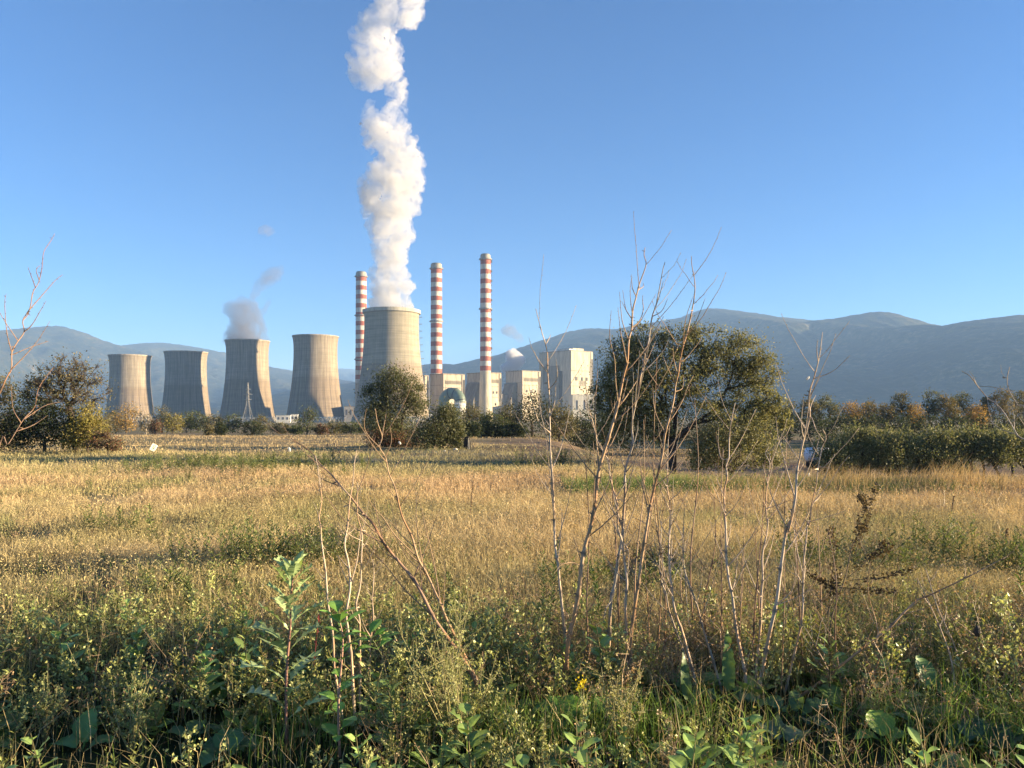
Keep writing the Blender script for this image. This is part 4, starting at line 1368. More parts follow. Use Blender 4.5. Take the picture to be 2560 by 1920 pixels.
def green_grass():
    mb = MB()
    def put(n, x, y, h0, h1, w0, base=(.13, .20, .045)):
        c = np.array(base) * rng.uniform(0.6, 1.5, (n, 1)) * np.array([1, 1, 1])
        dry = rng.uniform(0, 1, n) < 0.12
        c[dry] = np.array((.40, .32, .16)) * rng.uniform(0.7, 1.2, (dry.sum(), 1))
        blades(mb, at_ground(x, y, -0.01), rng.uniform(h0, h1, n), rng.uniform(.6, 1.4, n) * w0, rng.normal(0, .42, (n, 2)), c)
    x, y = zone(4500, 3.2, 8.0); put(len(x), x, y, .08, .24, .0042)
    x, y = zone(7000, 2.8, 7.0); put(len(x), x, y, .10, .34, .0036, (.44, .36, .19))
    # lush clumps near the camera
    for (sx, sy, n, sd, h0, h1) in ((1330, 1880, 500, .2, .10, .26), (1680, 1880, 700, .3, .10, .28), (1560, 1860, 300, .2, .10, .26), (2500, 1850, 900, .3, .15, .36), (1250, 1900, 500, .2, .12, .3), (1050, 1400, 900, .5, .12, .3), (2050, 1450, 600, .5, .12, .3), (760, 1880, 400, .25, .12, .3), (2360, 1880, 600, .4, .1, .25)):
        D = CAMZ * F / (sy - HY); cx = (sx - CX) / F * D
        n = int(n * .6); x = cx + rng.normal(0, sd, n); y = np.maximum(D + rng.normal(0, sd * 0.7, n), 2.4)
        put(n, x, y, h0, h1, .0048, (.15, .24, .05))
    # strip of green growth at the foot of the big tree
    n = 9000
    x = rng.uniform(1.2, 9.5, n); y = 17.4 - 0.05 * x + rng.normal(0, .8, n)
    put(n, x, y, .12, .34, .009, (.12, .20, .05))
    tag(mb.build("green_grass", M_BLADE), "fresh green grass sprouting among the weeds", "grass", kind="stuff")


green_grass()


def tm(mb):
    return mb.arrays()


def t_seedweed(h=0.5):
    """bushy goosefoot: upright branches beset with tiny pale leaf and seed clusters"""
    mb = MB()
    nb = rng.integers(5, 9)
    stem = np.array((.24, .22, .11))
    top = np.array([rng.normal() * .06, rng.normal() * .06, h])
    tube(mb, [np.zeros(3), top * 0.5 + rng.normal(size=3) * .02, top], [.0045, .003, .0012], 3, stem, cap=False)
    for b in range(nb + 1):
        t0 = rng.uniform(.15, .8) if b else 0.55
        a = top * t0
        d = unit(np.array([rng.normal(), rng.normal(), 1.6])) if b else unit(top)
        L = h * (1 - t0) * rng.uniform(.6, 1.0)
        e = a + d * L
        tube(mb, [a, (a + e) / 2 + np.array([0, 0, -.01]), e], [.0025, .0018, .0008], 3, stem, cap=False)
        k = rng.integers(13, 22)
        q = rng.uniform(0.1, 1, k)[:, None]
        p = a + (e - a) * q + rng.normal(size=(k, 3)) * .013
        L2 = rng.uniform(.012, .033, k)
        cc = np.array((.35, .37, .14)) * rng.uniform(.6, 1.35, (k, 1))
        leaves(mb, p, rand_dirs(k, .3), rand_dirs(k, .5), L2, L2 * .7, cc)
    k = 14
    q = rng.uniform(0.1, .8, k)[:, None]
    L2 = rng.uniform(.025, .05, k)
    leaves(mb, top * q, rand_dirs(k, -.1), np.tile([0, 0, 1.0], (k, 1)), L2, L2 * .5, np.array((.13, .18, .06)) * rng.uniform(.6, 1.3, (k, 1)))
    return tm(mb)


def t_leafweed(h=0.42):
    mb = MB()
    for s_ in range(rng.integers(3, 6)):
        d = unit(np.array([rng.normal() * .35, rng.normal() * .35, 1.0]))
        e = d * h * rng.uniform(.6, 1.1)
        tube(mb, [np.zeros(3), e * .5 + np.array([0, 0, .02]), e], [.003, .0024, .001], 3, (.15, .16, .07), cap=False)
        k = 18
        q = np.linspace(.12, 1, k)
        p = e * q[:, None]
        az = np.arange(k) * 2.4 + rng.uniform(0, 6)
        dd = np.stack([np.cos(az), np.sin(az), np.full(k, .35) + q * .5], 1)
        L = rng.uniform(.04, .085, k) * (1.15 - .5 * q)
        cc = np.array((.225, .265, .085)) * rng.uniform(.6, 1.5, (k, 1))
        leaves(mb, p, dd, np.tile([0, 0, 1.0], (k, 1)) + rng.normal(size=(k, 3)) * .25, L, L * rng.uniform(.28, .42, k), cc, bend=.08)
    return tm(mb)


def t_dryweed(h=0.5):
    mb = MB()
    for s_ in range(rng.integers(2, 5)):
        d = unit(np.array([rng.normal() * .4, rng.normal() * .4, 1.0]))
        L = h * rng.uniform(.6, 1.1); e = d * L
        cb = np.array((.42, .31, .20)) * rng.uniform(.6, 1.3)
        m = e * .55 + rng.normal(size=3) * .03
        tube(mb, [np.zeros(3), m, e], [.0028, .002, .0009], 3, cb, cap=False)
        for b in range(7):
            q = rng.uniform(.3, .95); a = e * q
            f = a + unit(rand_dirs(1, .7)[0]) * L * rng.uniform(.1, .32)
            tube(mb, [a, f], [.0014, .0006], 3, cb, cap=False)
            k = 5
            p = a + (f - a) * rng.uniform(.4, 1.05, (k, 1)) + rng.normal(size=(k, 3)) * .006
            L2 = rng.uniform(.008, .02, k)
            leaves(mb, p, rand_dirs(k), rand_dirs(k), L2, L2 * .7, np.array((.33, .22, .125)) * rng.uniform(.5, 1.5, (k, 1)))
    return tm(mb)


def t_broad(h=0.2):
    mb = MB()
    k = rng.integers(5, 9)
    for b in range(k):
        az = b * 2.4 + rng.uniform(0, 1)
        bigleaf(mb, np.array([0, 0, .0]), np.array([math.cos(az), math.sin(az), rng.uniform(.5, 1.6)]), rng.uniform(.10, .22), rng.uniform(.05, .09), np.array((.13, .20, .055)) * rng.uniform(.7, 1.4), 'oval', droop=rng.uniform(.3, .9), petiole=.3)
    return tm(mb)


def t_leafy(h=0.36):
    mb = MB()
    e = np.array([rng.normal() * .04, rng.normal() * .04, h])
    tube(mb, [np.zeros(3), e * .5, e], [.005, .004, .0015], 4, (.22, .2, .1), cap=False)
    k = rng.integers(12, 18)
    g = np.array((.18, .26, .075)) * rng.uniform(.75, 1.3)
    for j in range(k):
        f = .12 + .86 * j / k; az = j * 2.39 + rng.uniform(-.3, .3)
        L = (.075 + .09 * (1 - f)) * rng.uniform(.8, 1.25)
        bigleaf(mb, e * f, (math.cos(az), math.sin(az), .45 + f * .9), L, L * rng.uniform(.42, .6), g * rng.uniform(.7, 1.35), 'oval' if rng.uniform() < .6 else 'lobed', droop=rng.uniform(.2, .8), petiole=.18, n=7, wave=.02)
    return tm(mb)


def bigleaf(mb, base, d, L, W, c, shape='oval', droop=0.5, petiole=0.15, fold=0.25, wave=0.0, n=9, ribc=1.35):
    """one modelled leaf: midrib curving over, blade folded along it, outline by shape; three columns of points"""
    d = unit(np.asarray(d, float)); c = np.asarray(c, float)
    side = unit(np.cross(d, [0, 0, 1.0])) if abs(d[2]) < .97 else np.array([1.0, 0, 0])
    t = np.linspace(0, 1, n)
    g = np.array([0, 0, -1.0])
    mid = base + d * (L * t)[:, None] + g * (droop * L * .55 * t ** 2)[:, None]
    tan = unit(np.gradient(mid, axis=0))
    nrm = np.cross(side, tan)
    tt = np.clip((t - petiole) / (1 - petiole), 0, 1)
    if shape == 'oval':
        wv = np.sin(np.clip(tt, 0, 1) ** .8 * math.pi) ** .75
    elif shape == 'lance':
        wv = np.sin(tt ** .6 * math.pi) ** .9 * .8
    elif shape == 'heart':
        wv = np.where(tt > 0, np.sin(np.clip(tt * .92 + .16, 0, 1) * math.pi) ** .8, 0) * (tt > 0)
        wv[-1] = 0
    else:                                     # lobed: deep teeth, broad end
        wv = (0.18 + .82 * np.clip(tt * 1.2, 0, 1)) * np.where(np.arange(n) % 2 == 0, .28, 1.0) * np.where(tt >= 1, 0, 1) * (tt > 0)
    wv = np.maximum(wv, .02) * W / 2
    off = tan * 0
    if shape == 'lobed':
        off = tan * (wv * .5)[:, None]
    wob = (rng.normal(size=n) * wave * W)[:, None] * nrm
    lft = mid + side * wv[:, None] + nrm * (wv * fold)[:, None] + wob + off
    rgt = mid - side * wv[:, None] + nrm * (wv * fold)[:, None] - wob * .7 + off
    v = np.stack([lft, mid, rgt], 1).reshape(-1, 3)
    i = np.arange(n - 1) * 3
    q = np.concatenate([np.stack([i, i + 1, i + 4, i + 3], 1), np.stack([i + 1, i + 2, i + 5, i + 4], 1)])
    cc = np.tile(np.stack([c, np.minimum(c * ribc, 1), c]), (n, 1))
    mb.add(v, None, q, cc)


def weeds():
    mb = MB()
    clear = [(D_of(b), (a - CX) / F * D_of(b)) for (a, b) in ((1822, 1800), (1720, 1815), (1990, 1830), (1420, 1840), (1520, 1840), (2330, 1765), (2215, 1890), (2480, 1915), (1960, 1910), (205, 1885), (560, 1915), (480, 1870), (716, 1895), (850, 1925))]
    def drop(tmpls, n, y0, y1, s0, s1, sel=None, tint=0.35, warm=None, tall=False):
        x, y = zone(n, y0, y1, .95, 1.6)
        if sel is not None:
            k = rng.uniform(0, 1, len(x)) < sel(x, y)
            x, y = x[k], y[k]
        free = np.ones(len(x), bool)                          # room round the big-leaved plants
        for (yy, xx) in clear:
            free &= ~((np.abs(x - xx) < .24) & (y > yy - .42) & (y < yy + .12))
        x, y = x[free], y[free]
        ids = rng.integers(0, len(tmpls), len(x))
        for t in range(len(tmpls)):
            k = ids == t
            if not k.any(): continue
            m = k.sum()
            near = (.62 + .33 * sstep(3.6, 4.6, y[k]) - .33 * sstep(5.0, 6.4, y[k])) if not tall else np.full(m, 1.08)
            tn = rng.uniform(1 - tint, 1 + tint, (m, 1)) * np.ones((1, 3))
            if warm is not None:
                f = rng.uniform(0, warm, (m, 1)); tn = tn * (1 - f + f * np.array([1.7, 1.15, .8]))
            scatter(mb, tmpls[t], at_ground(x[k], y[k], -.01), rng.uniform(0, 6.28, m), rng.uniform(s0, s1, m) * near, tn, rng.normal(0, .08, (m, 2)))
    SW = [t_seedweed() for _ in range(5)]; LW = [t_leafweed() for _ in range(5)]; DW = [t_dryweed() for _ in range(6)]; BW = [t_broad() for _ in range(5)]
    rightside = lambda x, y: sstep(-.1, .25, x / y)
    patch = lambda x, y: sstep(.38, .6, fbm2(x * .9, y * .9, 3, 71))
    fadefar = lambda x, y: 1 - sstep(4.8, 7.0, y)
    drop(SW, 1500, 2.6, 8.0, .55, 1.25, lambda x, y: (1 - .55 * rightside(x, y)) * fadefar(x, y) * (.35 + .65 * patch(x, y)))
    drop(LW, 1700, 2.6, 9.0, .6, 1.15, lambda x, y: (1 - .5 * rightside(x, y)) * (1 - .92 * sstep(4.7, 7.0, y)) * (.45 + .55 * patch(y, x)), warm=.35)
    drop(DW, 2900, 2.8, 9.5, .5, 1.15, lambda x, y: (.16 + .84 * rightside(x, y)) * (1 - .9 * sstep(5.4, 7.6, y)))
    drop(BW, 300, 2.5, 4.8, .8, 1.5, None, tall=True)
    LF = [t_leafy() for _ in range(6)]
    drop(LF, 190, 2.5, 5.6, .45, 1.15, lambda x, y: (1 - .45 * rightside(x, y)) * (1 - .85 * sstep(4.2, 5.4, y)), tall=True)
    # dark weed patches out in the dry grass
    for (sx, sy, n, sd) in ((640, 1425, 26, .45), (740, 1430, 16, .3), (270, 1345, 7, .3), (490, 1180, 40, 1.2), (600, 1190, 30, 1.4), (720, 1170, 30, 1.5), (430, 1170, 14, .8), (560, 1500, 9, .5), (430, 1530, 8, .5), (2340, 1400, 10, .35), (2530, 1440, 24, .4), (1350, 1160, 16, .6), (2150, 1440, 20, .5), (1500, 1480, 26, .6)):
        D = CAMZ * F / (sy - HY); cx = (sx - CX) / F * D
        x = cx + rng.normal(0, sd, n); y = D + rng.normal(0, sd * .6, n)
        t = LW[rng.integers(0, 5)]
        scatter(mb, t, at_ground(x, y, -.01), rng.uniform(0, 6.28, n), rng.uniform(.7, 1.2, n) * (1.2 if D > 15 else 1), rng.uniform(.5, 1.0, (n, 1)) * np.ones((1, 3)))
    # stray tufts and dead stems all over the meadow
    for (T_, n, s0, s1, tn) in ((LW, 230, .35, .75, .8), (DW, 420, .5, .9, 1.0)):
        x, y = zone(n, 7.5, 22.0, .72, 0)
        k = fbm2(x * .35, y * .35, 3, 91) > .44
        x, y = x[k], y[k]; ids = rng.integers(0, 5, len(x))
        for t in range(5):
            q = ids == t; m = int(q.sum())
            if m: scatter(mb, T_[t], at_ground(x[q], y[q], -.01), rng.uniform(0, 6.28, m), rng.uniform(s0, s1, m), rng.uniform(.7, 1.2, (m, 1)) * tn * np.ones((1, 3)), rng.normal(0, .2, (m, 2)))
    tag(mb.build("weeds", M_GLOSSLEAF), "tangled low weeds, green to the left and dry brown to the right", "weeds", kind="stuff")


weeds()

# ------------------------------------------------------------------ tall dead stalks in the foreground
CROPS = {'A': (0, 540, 2.7667), 'B': (700, 1000, 2.765), 'C': (1300, 600, 3.318), 'D': (1300, 1100, 3.318), 'E': (1760, 820, 3.318), 'F': (1760, 1300, 3.318), 'G': (2260, 820, 2.7667), 'H': (600, 1400, 3.16), 'O': (0, 0, 1 / K), 'S': (0, 0, 1.0)}


def px_path(spec):
    """'B:360,1650 330,1400 | C:...' -> photograph px"""
    out = []
    for seg in spec.split('|'):
        k, pts = seg.strip().split(':')
        ox, oy, s = CROPS[k]
        for p in pts.split():
            a, b = p.split(',')
            out.append((ox + float(a) / s, oy + float(b) / s))
    return np.array(out)


def smooth_path(p, m=5):
    """Catmull-Rom through the points"""
    p = np.asarray(p, float)
    q = np.concatenate([[2 * p[0] - p[1]], p, [2 * p[-1] - p[-2]]])
    out = []
    for i in range(1, len(q) - 2):
        for t in np.linspace(0, 1, m, endpoint=False):
            out.append(0.5 * ((2 * q[i]) + (-q[i - 1] + q[i + 1]) * t + (2 * q[i - 1] - 5 * q[i] + 4 * q[i + 1] - q[i + 2]) * t * t + (-q[i - 1] + 3 * q[i] - 3 * q[i + 1] + q[i + 2]) * t ** 3))
    out.append(p[-1])
    return np.array(out)


def buds(mb, pts, c, every=0.035, size=0.006):
    seg = np.concatenate([[0], np.cumsum(np.linalg.norm(np.diff(pts, axis=0), axis=1))])
    s = every * 0.5; k = 0
    while s < seg[-1]:
        p = np.array([np.interp(s, seg, pts[:, i]) for i in range(3)])
        i = min(np.searchsorted(seg, s), len(pts) - 1); t = unit(pts[i] - pts[max(i - 1, 0)])
        d = unit(np.cross(t, [0, 1.0, 0]) * (1 if k % 2 else -1) + t * .5 + rng.normal(size=3) * .35)
        tube(mb, [p, p + d * size * rng.uniform(.6, 1.4)], [size * .3, size * .12], 4, c, cap=True)
        s += every * rng.uniform(.7, 1.3); k += 1


STALK_N = [0]


def stalk(label, D, spec, th0, th1, branches=(), tone='pale', auto=6, name="dead_stalk", cat="dry stalk", group="tall dead stalks in the foreground", nodes=True, a_from=.35, a_len=(.15, .5), budsize=.006, lean_y=0.0):
    STALK_N[0] += 1
    keep = random.getstate(); random.seed(500 + STALK_N[0])
    pp = px_path(spec)
    k = D / F
    n = len(pp)
    depth = lambda h: D + lean_y * h
    p3 = np.array([P(q[0], q[1], D) for q in pp])
    gz = float(ground(p3[0][0], D))
    if p3[0][2] > gz + .02:                                   # carry the stem down to the soil
        dirv = p3[0] - p3[1]; dirv /= max(abs(dirv[2]), .05)
        p3 = np.concatenate([[[p3[0][0] + dirv[0] * .3 * (p3[0][2] - gz), D, gz - .03]], p3])
    p3[:, 1] += np.linspace(0, 1, len(p3)) * random.uniform(-.25, .25) + np.array([random.gauss(0, .012) for _ in p3])
    pts = smooth_path(p3, 6)
    m = len(pts)
    seg = np.concatenate([[0], np.cumsum(np.linalg.norm(np.diff(pts, axis=0), axis=1))])
    u = seg / seg[-1]
    rad = (th0 * (1 - u) ** .8 + th1 * (1 - (1 - u) ** .8)) * k * .46
    base = {'pale': (.58, .455, .34), 'brown': (.46, .31, .19), 'grey': (.40, .34, .275), 'dark': (.15, .11, .075), 'red': (.34, .22, .15)}[tone]
    base = np.array(base)
    cc = base * (0.95 + .1 * np.sin(seg * 9)[:, None]) * np.where((np.floor(seg / .27) % 3 == 1)[:, None], np.array([1.0, .84, .70]), np.array([1, 1, 1.0]))
    if nodes:
        for s in np.arange(.2, seg[-1], .23):
            i = int(np.argmin(np.abs(seg - s)))
            rad[i] *= 1.38; cc[i] = base * .42
    root = thing(name, p3[0] + np.array([0, 0, .03]), label, cat, group)
    org = np.array(root.location)
    mb = MB(); tube(mb, pts - org, rad, 8, cc)
    if nodes:
        for s in np.arange(.2, seg[-1], .23):
            i = int(np.argmin(np.abs(seg - s)))
            d = unit(np.array([random.choice((-1, 1)), random.gauss(0, .4), .5]))
            tube(mb, [pts[i] - org, pts[i] - org + d * (rad[i] * 1.2 + .012)], [rad[i] * .6, .0015], 5, base * .4)
    if name == "dead_stalk":
        for a in range(9):                                   # withered scraps of leaf and peeling bark
            j = int(m * random.uniform(.12, .85)); q = pts[j] - org
            d = unit(np.array([random.gauss(0, 1), random.gauss(0, 1), random.gauss(-.4, .6)]))
            leaves(mb, [q], [d], [unit(np.array([random.gauss(0, 1), random.gauss(0, 1), .3]))], random.uniform(.015, .045), random.uniform(.004, .011), base * random.uniform(.45, .9), bend=.35)
    if th1 < 3: buds(mb, pts[int(m * .72):] - org, base * .5, size=budsize)
    mb.build("stem", M_STALK, root, smooth=True)
    def branch(bp, r0, r1):
        mb = MB()
        sg = np.linspace(0, 1, len(bp))
        c2 = base * .92 * (1 - .25 * sg)[:, None]
        tube(mb, bp - org, r0 + (r1 - r0) * sg, 5, c2)
        buds(mb, bp - org, base * .48, size=budsize)
        mb.build("branch", M_STALK, root, smooth=True)
    for b in branches:
        th = 3.2
        if isinstance(b, tuple): b, th = b
        q = px_path(b)
        b3 = np.array([P(a[0], a[1], D) for a in q])
        j = int(np.argmin(np.linalg.norm(pts[:, [0, 2]] - b3[0][[0, 2]], axis=1)))
        b3[0] = pts[j]
        b3[:, 1] = pts[j][1] + np.linspace(0, 1, len(b3)) * random.uniform(-.25, .25)
        branch(smooth_path(b3, 5), th * k * .5, .9 * k * .5)
    auto = int(auto * (2.4 if name == 'dead_stalk' else 1))
    for a in range(auto):
        f = a_from + (1 - a_from) * (a + random.uniform(0, .8)) / max(auto, 1)
        j = min(int(np.searchsorted(u, min(f, .96))), m - 2)
        t = unit(pts[j + 1] - pts[j])
        az = random.uniform(0, 2 * math.pi)
        o = np.array([math.cos(az), math.sin(az) * .8, .0])
        L = random.uniform(*a_len) * (1.15 - .5 * f)
        q = np.linspace(0, 1, 6)[:, None]
        bend = np.array([0, 0, 1.0])
        bp = pts[j] + (unit(t * .75 + o * .75) * L) * q + bend * (L * .35) * q ** 2 + np.cumsum(np.array([[random.gauss(0, .006) for _ in range(3)] for _ in range(6)]), 0) * q
        branch(bp, min(rad[j] * .6, 2.0 * k), .45 * k)
    random.setstate(keep)
    return root


stalk("thickest brown stalk, tallest of all, leaning right with forked tip against the sky", 4.45, "S:1406,1765 | D:405,1659 450,1480 490,1250 510,1050 545,890 610,620 660,270 | C:735,1650 810,1400 870,1130 900,1000 912,830 940,720 945,580 975,460 1010,340 1060,190 1045,110 1055,40", 14, 1.6,
      [("C:950,720 1010,660 1050,560 1050,470 1060,420", 3.4), ("C:910,820 860,690 840,580 825,430", 3), ("C:975,460 940,390 930,280", 3), ("C:1000,410 1060,350 1090,290", 3), ("C:935,640 915,540 910,350", 2.6), ("C:930,650 890,560 860,490", 2.6),
       ("C:810,1400 860,1330 920,1130", 4), ("C:905,880 925,1000 940,1100", 2.5), ("D:655,270 655,150 640,0 | C:630,1500 635,1300 650,1100 650,950", 5), ("D:620,620 700,430 760,270 810,60", 4), ("D:505,1040 430,1000 330,1000 260,1060", 3.4), ("D:490,1030 480,900 460,850", 3), ("D:620,620 660,700 655,830 620,890", 2.6), ("C:840,1380 790,1180 770,1000 720,820 722,620", 4)], 'brown', 5)
stalk("slim pale stalk standing left of the thickest brown one, before the pale tall block", 4.6, "S:1435,1762 | D:380,1659 330,1200 315,1040 290,850 280,470 250,60 | C:250,1600 245,1450 240,1270 230,1100 225,920 180,760 130,570", 8.5, 1.5,
      [("C:225,1110 160,1000 125,900", 3), ("C:235,1250 300,1150 285,1000", 3), ("C:215,870 250,800 258,770", 2.6), ("D:270,240 330,100 360,0 | C:390,1550 420,1400", 4), ("C:250,1600 150,1500 80,1260 70,1210", 4), ("C:245,1470 290,1330 300,1130", 3.2), ("D:270,470 240,420 215,350", 2.4), ("C:240,1560 190,1450 160,1330", 2.6), ("D:330,1000 345,700 350,600 330,570", 3.2)], 'pale', 4)
stalk("dark grey stalk bent at its joints, just right of the thickest brown one", 4.7, "S:1518,1752 | D:740,1659 750,1330 785,1200 810,1000 840,800 850,600 860,420 865,240 920,40 | C:915,1560 925,1420 960,1280 970,1150 1005,1040 1010,960 1035,850 1050,780 1060,660 1090,570 1120,430 1140,290 1155,230", 10, 1.6,
      [("C:1010,960 1060,790 1100,690", 3), ("C:1065,670 1130,620 1175,520", 2.8), ("C:1060,640 1080,540 1085,430", 2.4), ("D:865,240 830,130 815,0", 3.2), ("D:850,870 910,620 960,430 1000,300", 3.2), ("D:745,1320 690,1350 650,1400", 3), ("C:960,1280 990,1120 1010,1040", 3)], 'grey', 6)
stalk("whitest stalk, zigzagging where it crosses the grey one", 4.55, "S:1565,1760 | D:880,1659 875,1350 885,1180 870,1020 850,850 810,720 800,520 770,400 740,280 735,180 690,100 640,0 | C:600,1500 560,1400 540,1340", 8.5, 1.6,
      [("D:800,500 830,490 860,520", 3), ("D:735,180 800,60 830,0 | C:840,1560 860,1380", 3), ("D:890,900 900,850 940,760 980,680", 3), ("D:850,850 890,900 895,1000 880,1150", 4), ("D:800,700 740,640 660,560", 2.4), ("C:600,1500 520,1480 490,1380", 3), ("C:570,1430 600,1330 640,1200", 2.6)], 'pale', 5)
stalk("orange-brown stalk leaning right with a dangling scale at its middle joint", 4.5, "S:1572,1735 | D:915,1659 945,1400 985,1100 1000,1000 1040,690 1090,470 1145,220 1170,80 | C:1180,1600 1215,1450 1245,1330 1260,1200 1275,1100 1300,1000 1310,900 1340,800 1385,590 1400,450 1395,350 1370,250 1358,190", 10.5, 1.5,
      [("C:1255,1130 1230,1000 1220,900", 3), ("C:1335,810 1400,700 1455,530", 2.6), ("C:1300,900 1295,700 1315,540", 2.4), ("D:1010,1000 1060,780 1110,530 1140,330", 4), ("C:1215,1450 1270,1350 1330,1210", 3), ("C:1180,1590 1110,1420 1100,1200", 3.4), ("D:1040,690 1000,670 955,660", 2.6), ("D:1050,600 1030,440 1010,250 990,0", 3.6), ("D:1135,180 1100,100 1070,0", 2.6), ("C:1270,1270 1330,1230 1350,1120", 2.6)], 'brown', 6)
stalk("thin upright stalk with a kinked top before the big tree's trunk", 4.5, "S:1748,1745 | S:1712,1598 | D:1290,1420 1265,1200 1250,1000 1260,820 1265,600 1255,500 1240,400 1258,280 1265,180 1275,0", 8, 1.6,
      [("D:1240,400 1215,310", 2.4), ("D:1265,520 1320,420 1335,320", 2.6), ("D:1250,830 1200,740 1180,650 1200,540", 2.8), ("D:1265,180 1310,110 1360,60", 2.6), ("D:1260,140 1220,90 1190,40", 2.4), ("D:1255,1040 1290,1000 1340,880", 2.6)], 'pale', 5)
stalk("thin crooked stalk arching out of the weeds right of the kinked one", 4.55, "S:1805,1735 | F:60,1130 0,940 | D:1465,1360 1400,1200 1370,1080 1345,900 1340,800 1290,700 1270,650", 7, 1.6,
      [("D:1345,900 1310,830 1300,700", 2.2), ("D:1340,870 1360,700 1380,540", 2.4), ("D:1465,1350 1490,1200 1490,1100", 2.2), ("D:1370,1100 1365,1300 1365,1500", 2.6)], 'grey', 3)
stalk("thin wavy stalk forking low, left of the kinked upright one", 4.7, "S:1715,1650 | D:1250,1450 1215,1280 1180,1180 1160,1000 1165,860 1190,640 1200,540", 6, 1.5, [("D:1150,910 1170,800 1180,700", 2), ("D:1250,1180 1200,950 1185,800", 2.6)], 'grey', 3)
stalk("bent pale stalk with a swollen knot, in front of the yellowish bush", 4.5, "F:350,1520 345,1300 320,1140 275,900 240,640 215,500 195,300 195,150 195,0 | E:195,1500 200,1350 215,1250 220,1150 240,1080 245,950 265,800 300,620", 9.5, 1.6,
      [("E:240,1090 195,1090 190,950 215,830", 3), ("E:235,910 225,780 240,640", 2.6), ("E:200,1580 260,1470 320,1300", 3), ("E:185,1430 140,1330 130,1000", 3), ("F:240,600 330,270 410,40", 3), ("F:190,370 150,210 120,20", 2.8), ("E:215,1170 270,1070 310,1000", 2.6), ("E:220,1140 180,1160 160,1130", 2)], 'pale', 4)
stalk("straight pale stalk in the right-hand bunch, leftmost of its bunch", 4.6, "F:420,1430 440,1180 465,900 490,650 505,500 510,300 545,130 550,0 | E:545,1600 540,1450 560,1250 570,1130 555,1050 580,990", 8, 1.6,
      [("E:570,1130 620,1080 640,1040", 2.4), ("E:540,1480 480,1440 420,1390", 2.4), ("F:505,520 580,420 610,360", 2.6), ("E:545,1500 600,1460 660,1400", 2.4)], 'pale', 4)
stalk("tallest stalk of the right-hand bunch, white scrap caught near its top", 4.45, "F:430,1660 450,1430 490,1150 530,900 580,650 620,400 650,100 680,0 | E:660,1659 700,1400 715,1180 735,1050 750,950 790,740 785,620 790,520 820,430 840,270 880,60", 12, 1.4,
      [("E:745,910 700,790 680,600", 3.6), ("E:785,730 830,650 900,560", 3), ("E:785,620 750,540 740,430", 2.6), ("E:830,440 900,380 960,270", 2.4), ("E:830,290 805,200 795,130", 2.2), ("E:720,1340 790,1180 880,930", 2.8), ("E:735,1080 690,960 680,880", 2.4), ("F:600,690 680,560 720,380", 3), ("F:610,680 700,600 770,510", 2.6), ("F:640,100 665,200 680,70", 2.4), ("E:780,760 740,740 700,830", 2.4)], 'pale', 4)
stalk("forked stalk right of the tallest one in the right-hand bunch, hooked at the top", 4.6, "F:665,1430 730,1150 780,800 800,520 785,320 800,150 800,0 | E:805,1600 815,1430 830,1280 840,1130 870,980 885,900 835,830", 7, 1.5,
      [("F:805,520 860,400 890,300 920,200", 2.6), ("E:815,1440 890,1400 940,1370", 2.4), ("E:830,1140 870,1130", 2), ("E:800,1580 880,1520 960,1450", 2.4), ("F:795,490 700,420 640,390", 2.2)], 'pale', 5)
stalk("thick dead stalk fallen over to the right, its bent top brushing the dry grass", 4.55, "F:590,1640 760,1480 1030,1230 1250,1020 1440,850 1659,640 | O:1980,1270 2040,1232 2120,1185", 9, 1.5,
      [("F:1250,1020 1390,950 1480,880", 3), ("F:1440,850 1540,790 1600,780", 2.6), ("F:1560,730 1640,650 | O:1960,1265", 3)], 'brown', 3, a_len=(.1, .25))
stalk("thin dark dead stem leaning left in the right-hand brown weeds", 4.6, "F:1130,1620 1060,1500 1020,1270 900,1030 800,870", 6, 1.8, (), 'grey', 3, a_len=(.08, .2))
stalk("thin brown stem rising through the fallen stalk", 4.4, "F:1310,1659 1370,1250 1420,1000 1450,880", 5, 1.8, ["F:1350,1430 1480,1250 1560,1110"], 'red', 3, a_len=(.08, .2))
stalk("thin straight dry stem slanting past the broad upright leaf", 4.4, "S:2280,1775 | F:1500,1120 1420,1020", 4, 1.5, (), 'pale', 1, a_len=(.08, .15))
stalk("long thin dry stem, left of a slanting pair at the right", 4.3, "S:2398,1765 | S:2390,1660 2365,1560 2330,1460", 5, 1.6, (), 'pale', 2, a_len=(.06, .15))
stalk("long thin dry stem, right of a slanting pair at the right", 4.6, "S:2425,1735 | S:2400,1620 2380,1540 2365,1440", 4.5, 1.6, (), 'pale', 2, a_len=(.06, .15))
# left group
stalk("pale wavy stalk, leftmost of four in front of the largest tower's field", 4.0, "S:858,1850 | H:800,1200 740,900 720,600 | B:330,1400 310,1180 285,1000 275,880 255,820 270,700 262,600 245,470 225,390", 7.5, 1.4, [("B:285,1000 300,1100 310,1180", 2), ("B:255,600 262,520 245,440", 1.8)], 'pale', 2, a_len=(.06, .14))
stalk("pale stalk with a dark collar, second of four left of the leaning pair", 4.0, "S:890,1850 | H:890,1150 870,800 830,560 | B:440,1500 455,1320 435,1150 408,1030 425,900 430,720 440,600 455,460 465,360", 9, 1.4, [("B:465,1310 490,1150 500,980 520,900 535,740", 3.4), ("B:408,1030 390,950", 2), ("B:430,700 410,560", 2), ("B:500,980 460,930 440,900", 1.8)], 'pale', 3, a_len=(.06, .15))
stalk("slim stalk with slight bends, third of four left of the leaning pair", 4.2, "S:900,1800 | B:560,1659 560,1500 550,1390 575,1250 595,1050 598,900 585,750 588,550", 6.5, 1.4, [("B:590,740 625,850", 2), ("B:595,950 540,880 530,800", 2)], 'pale', 2, a_len=(.06, .15))
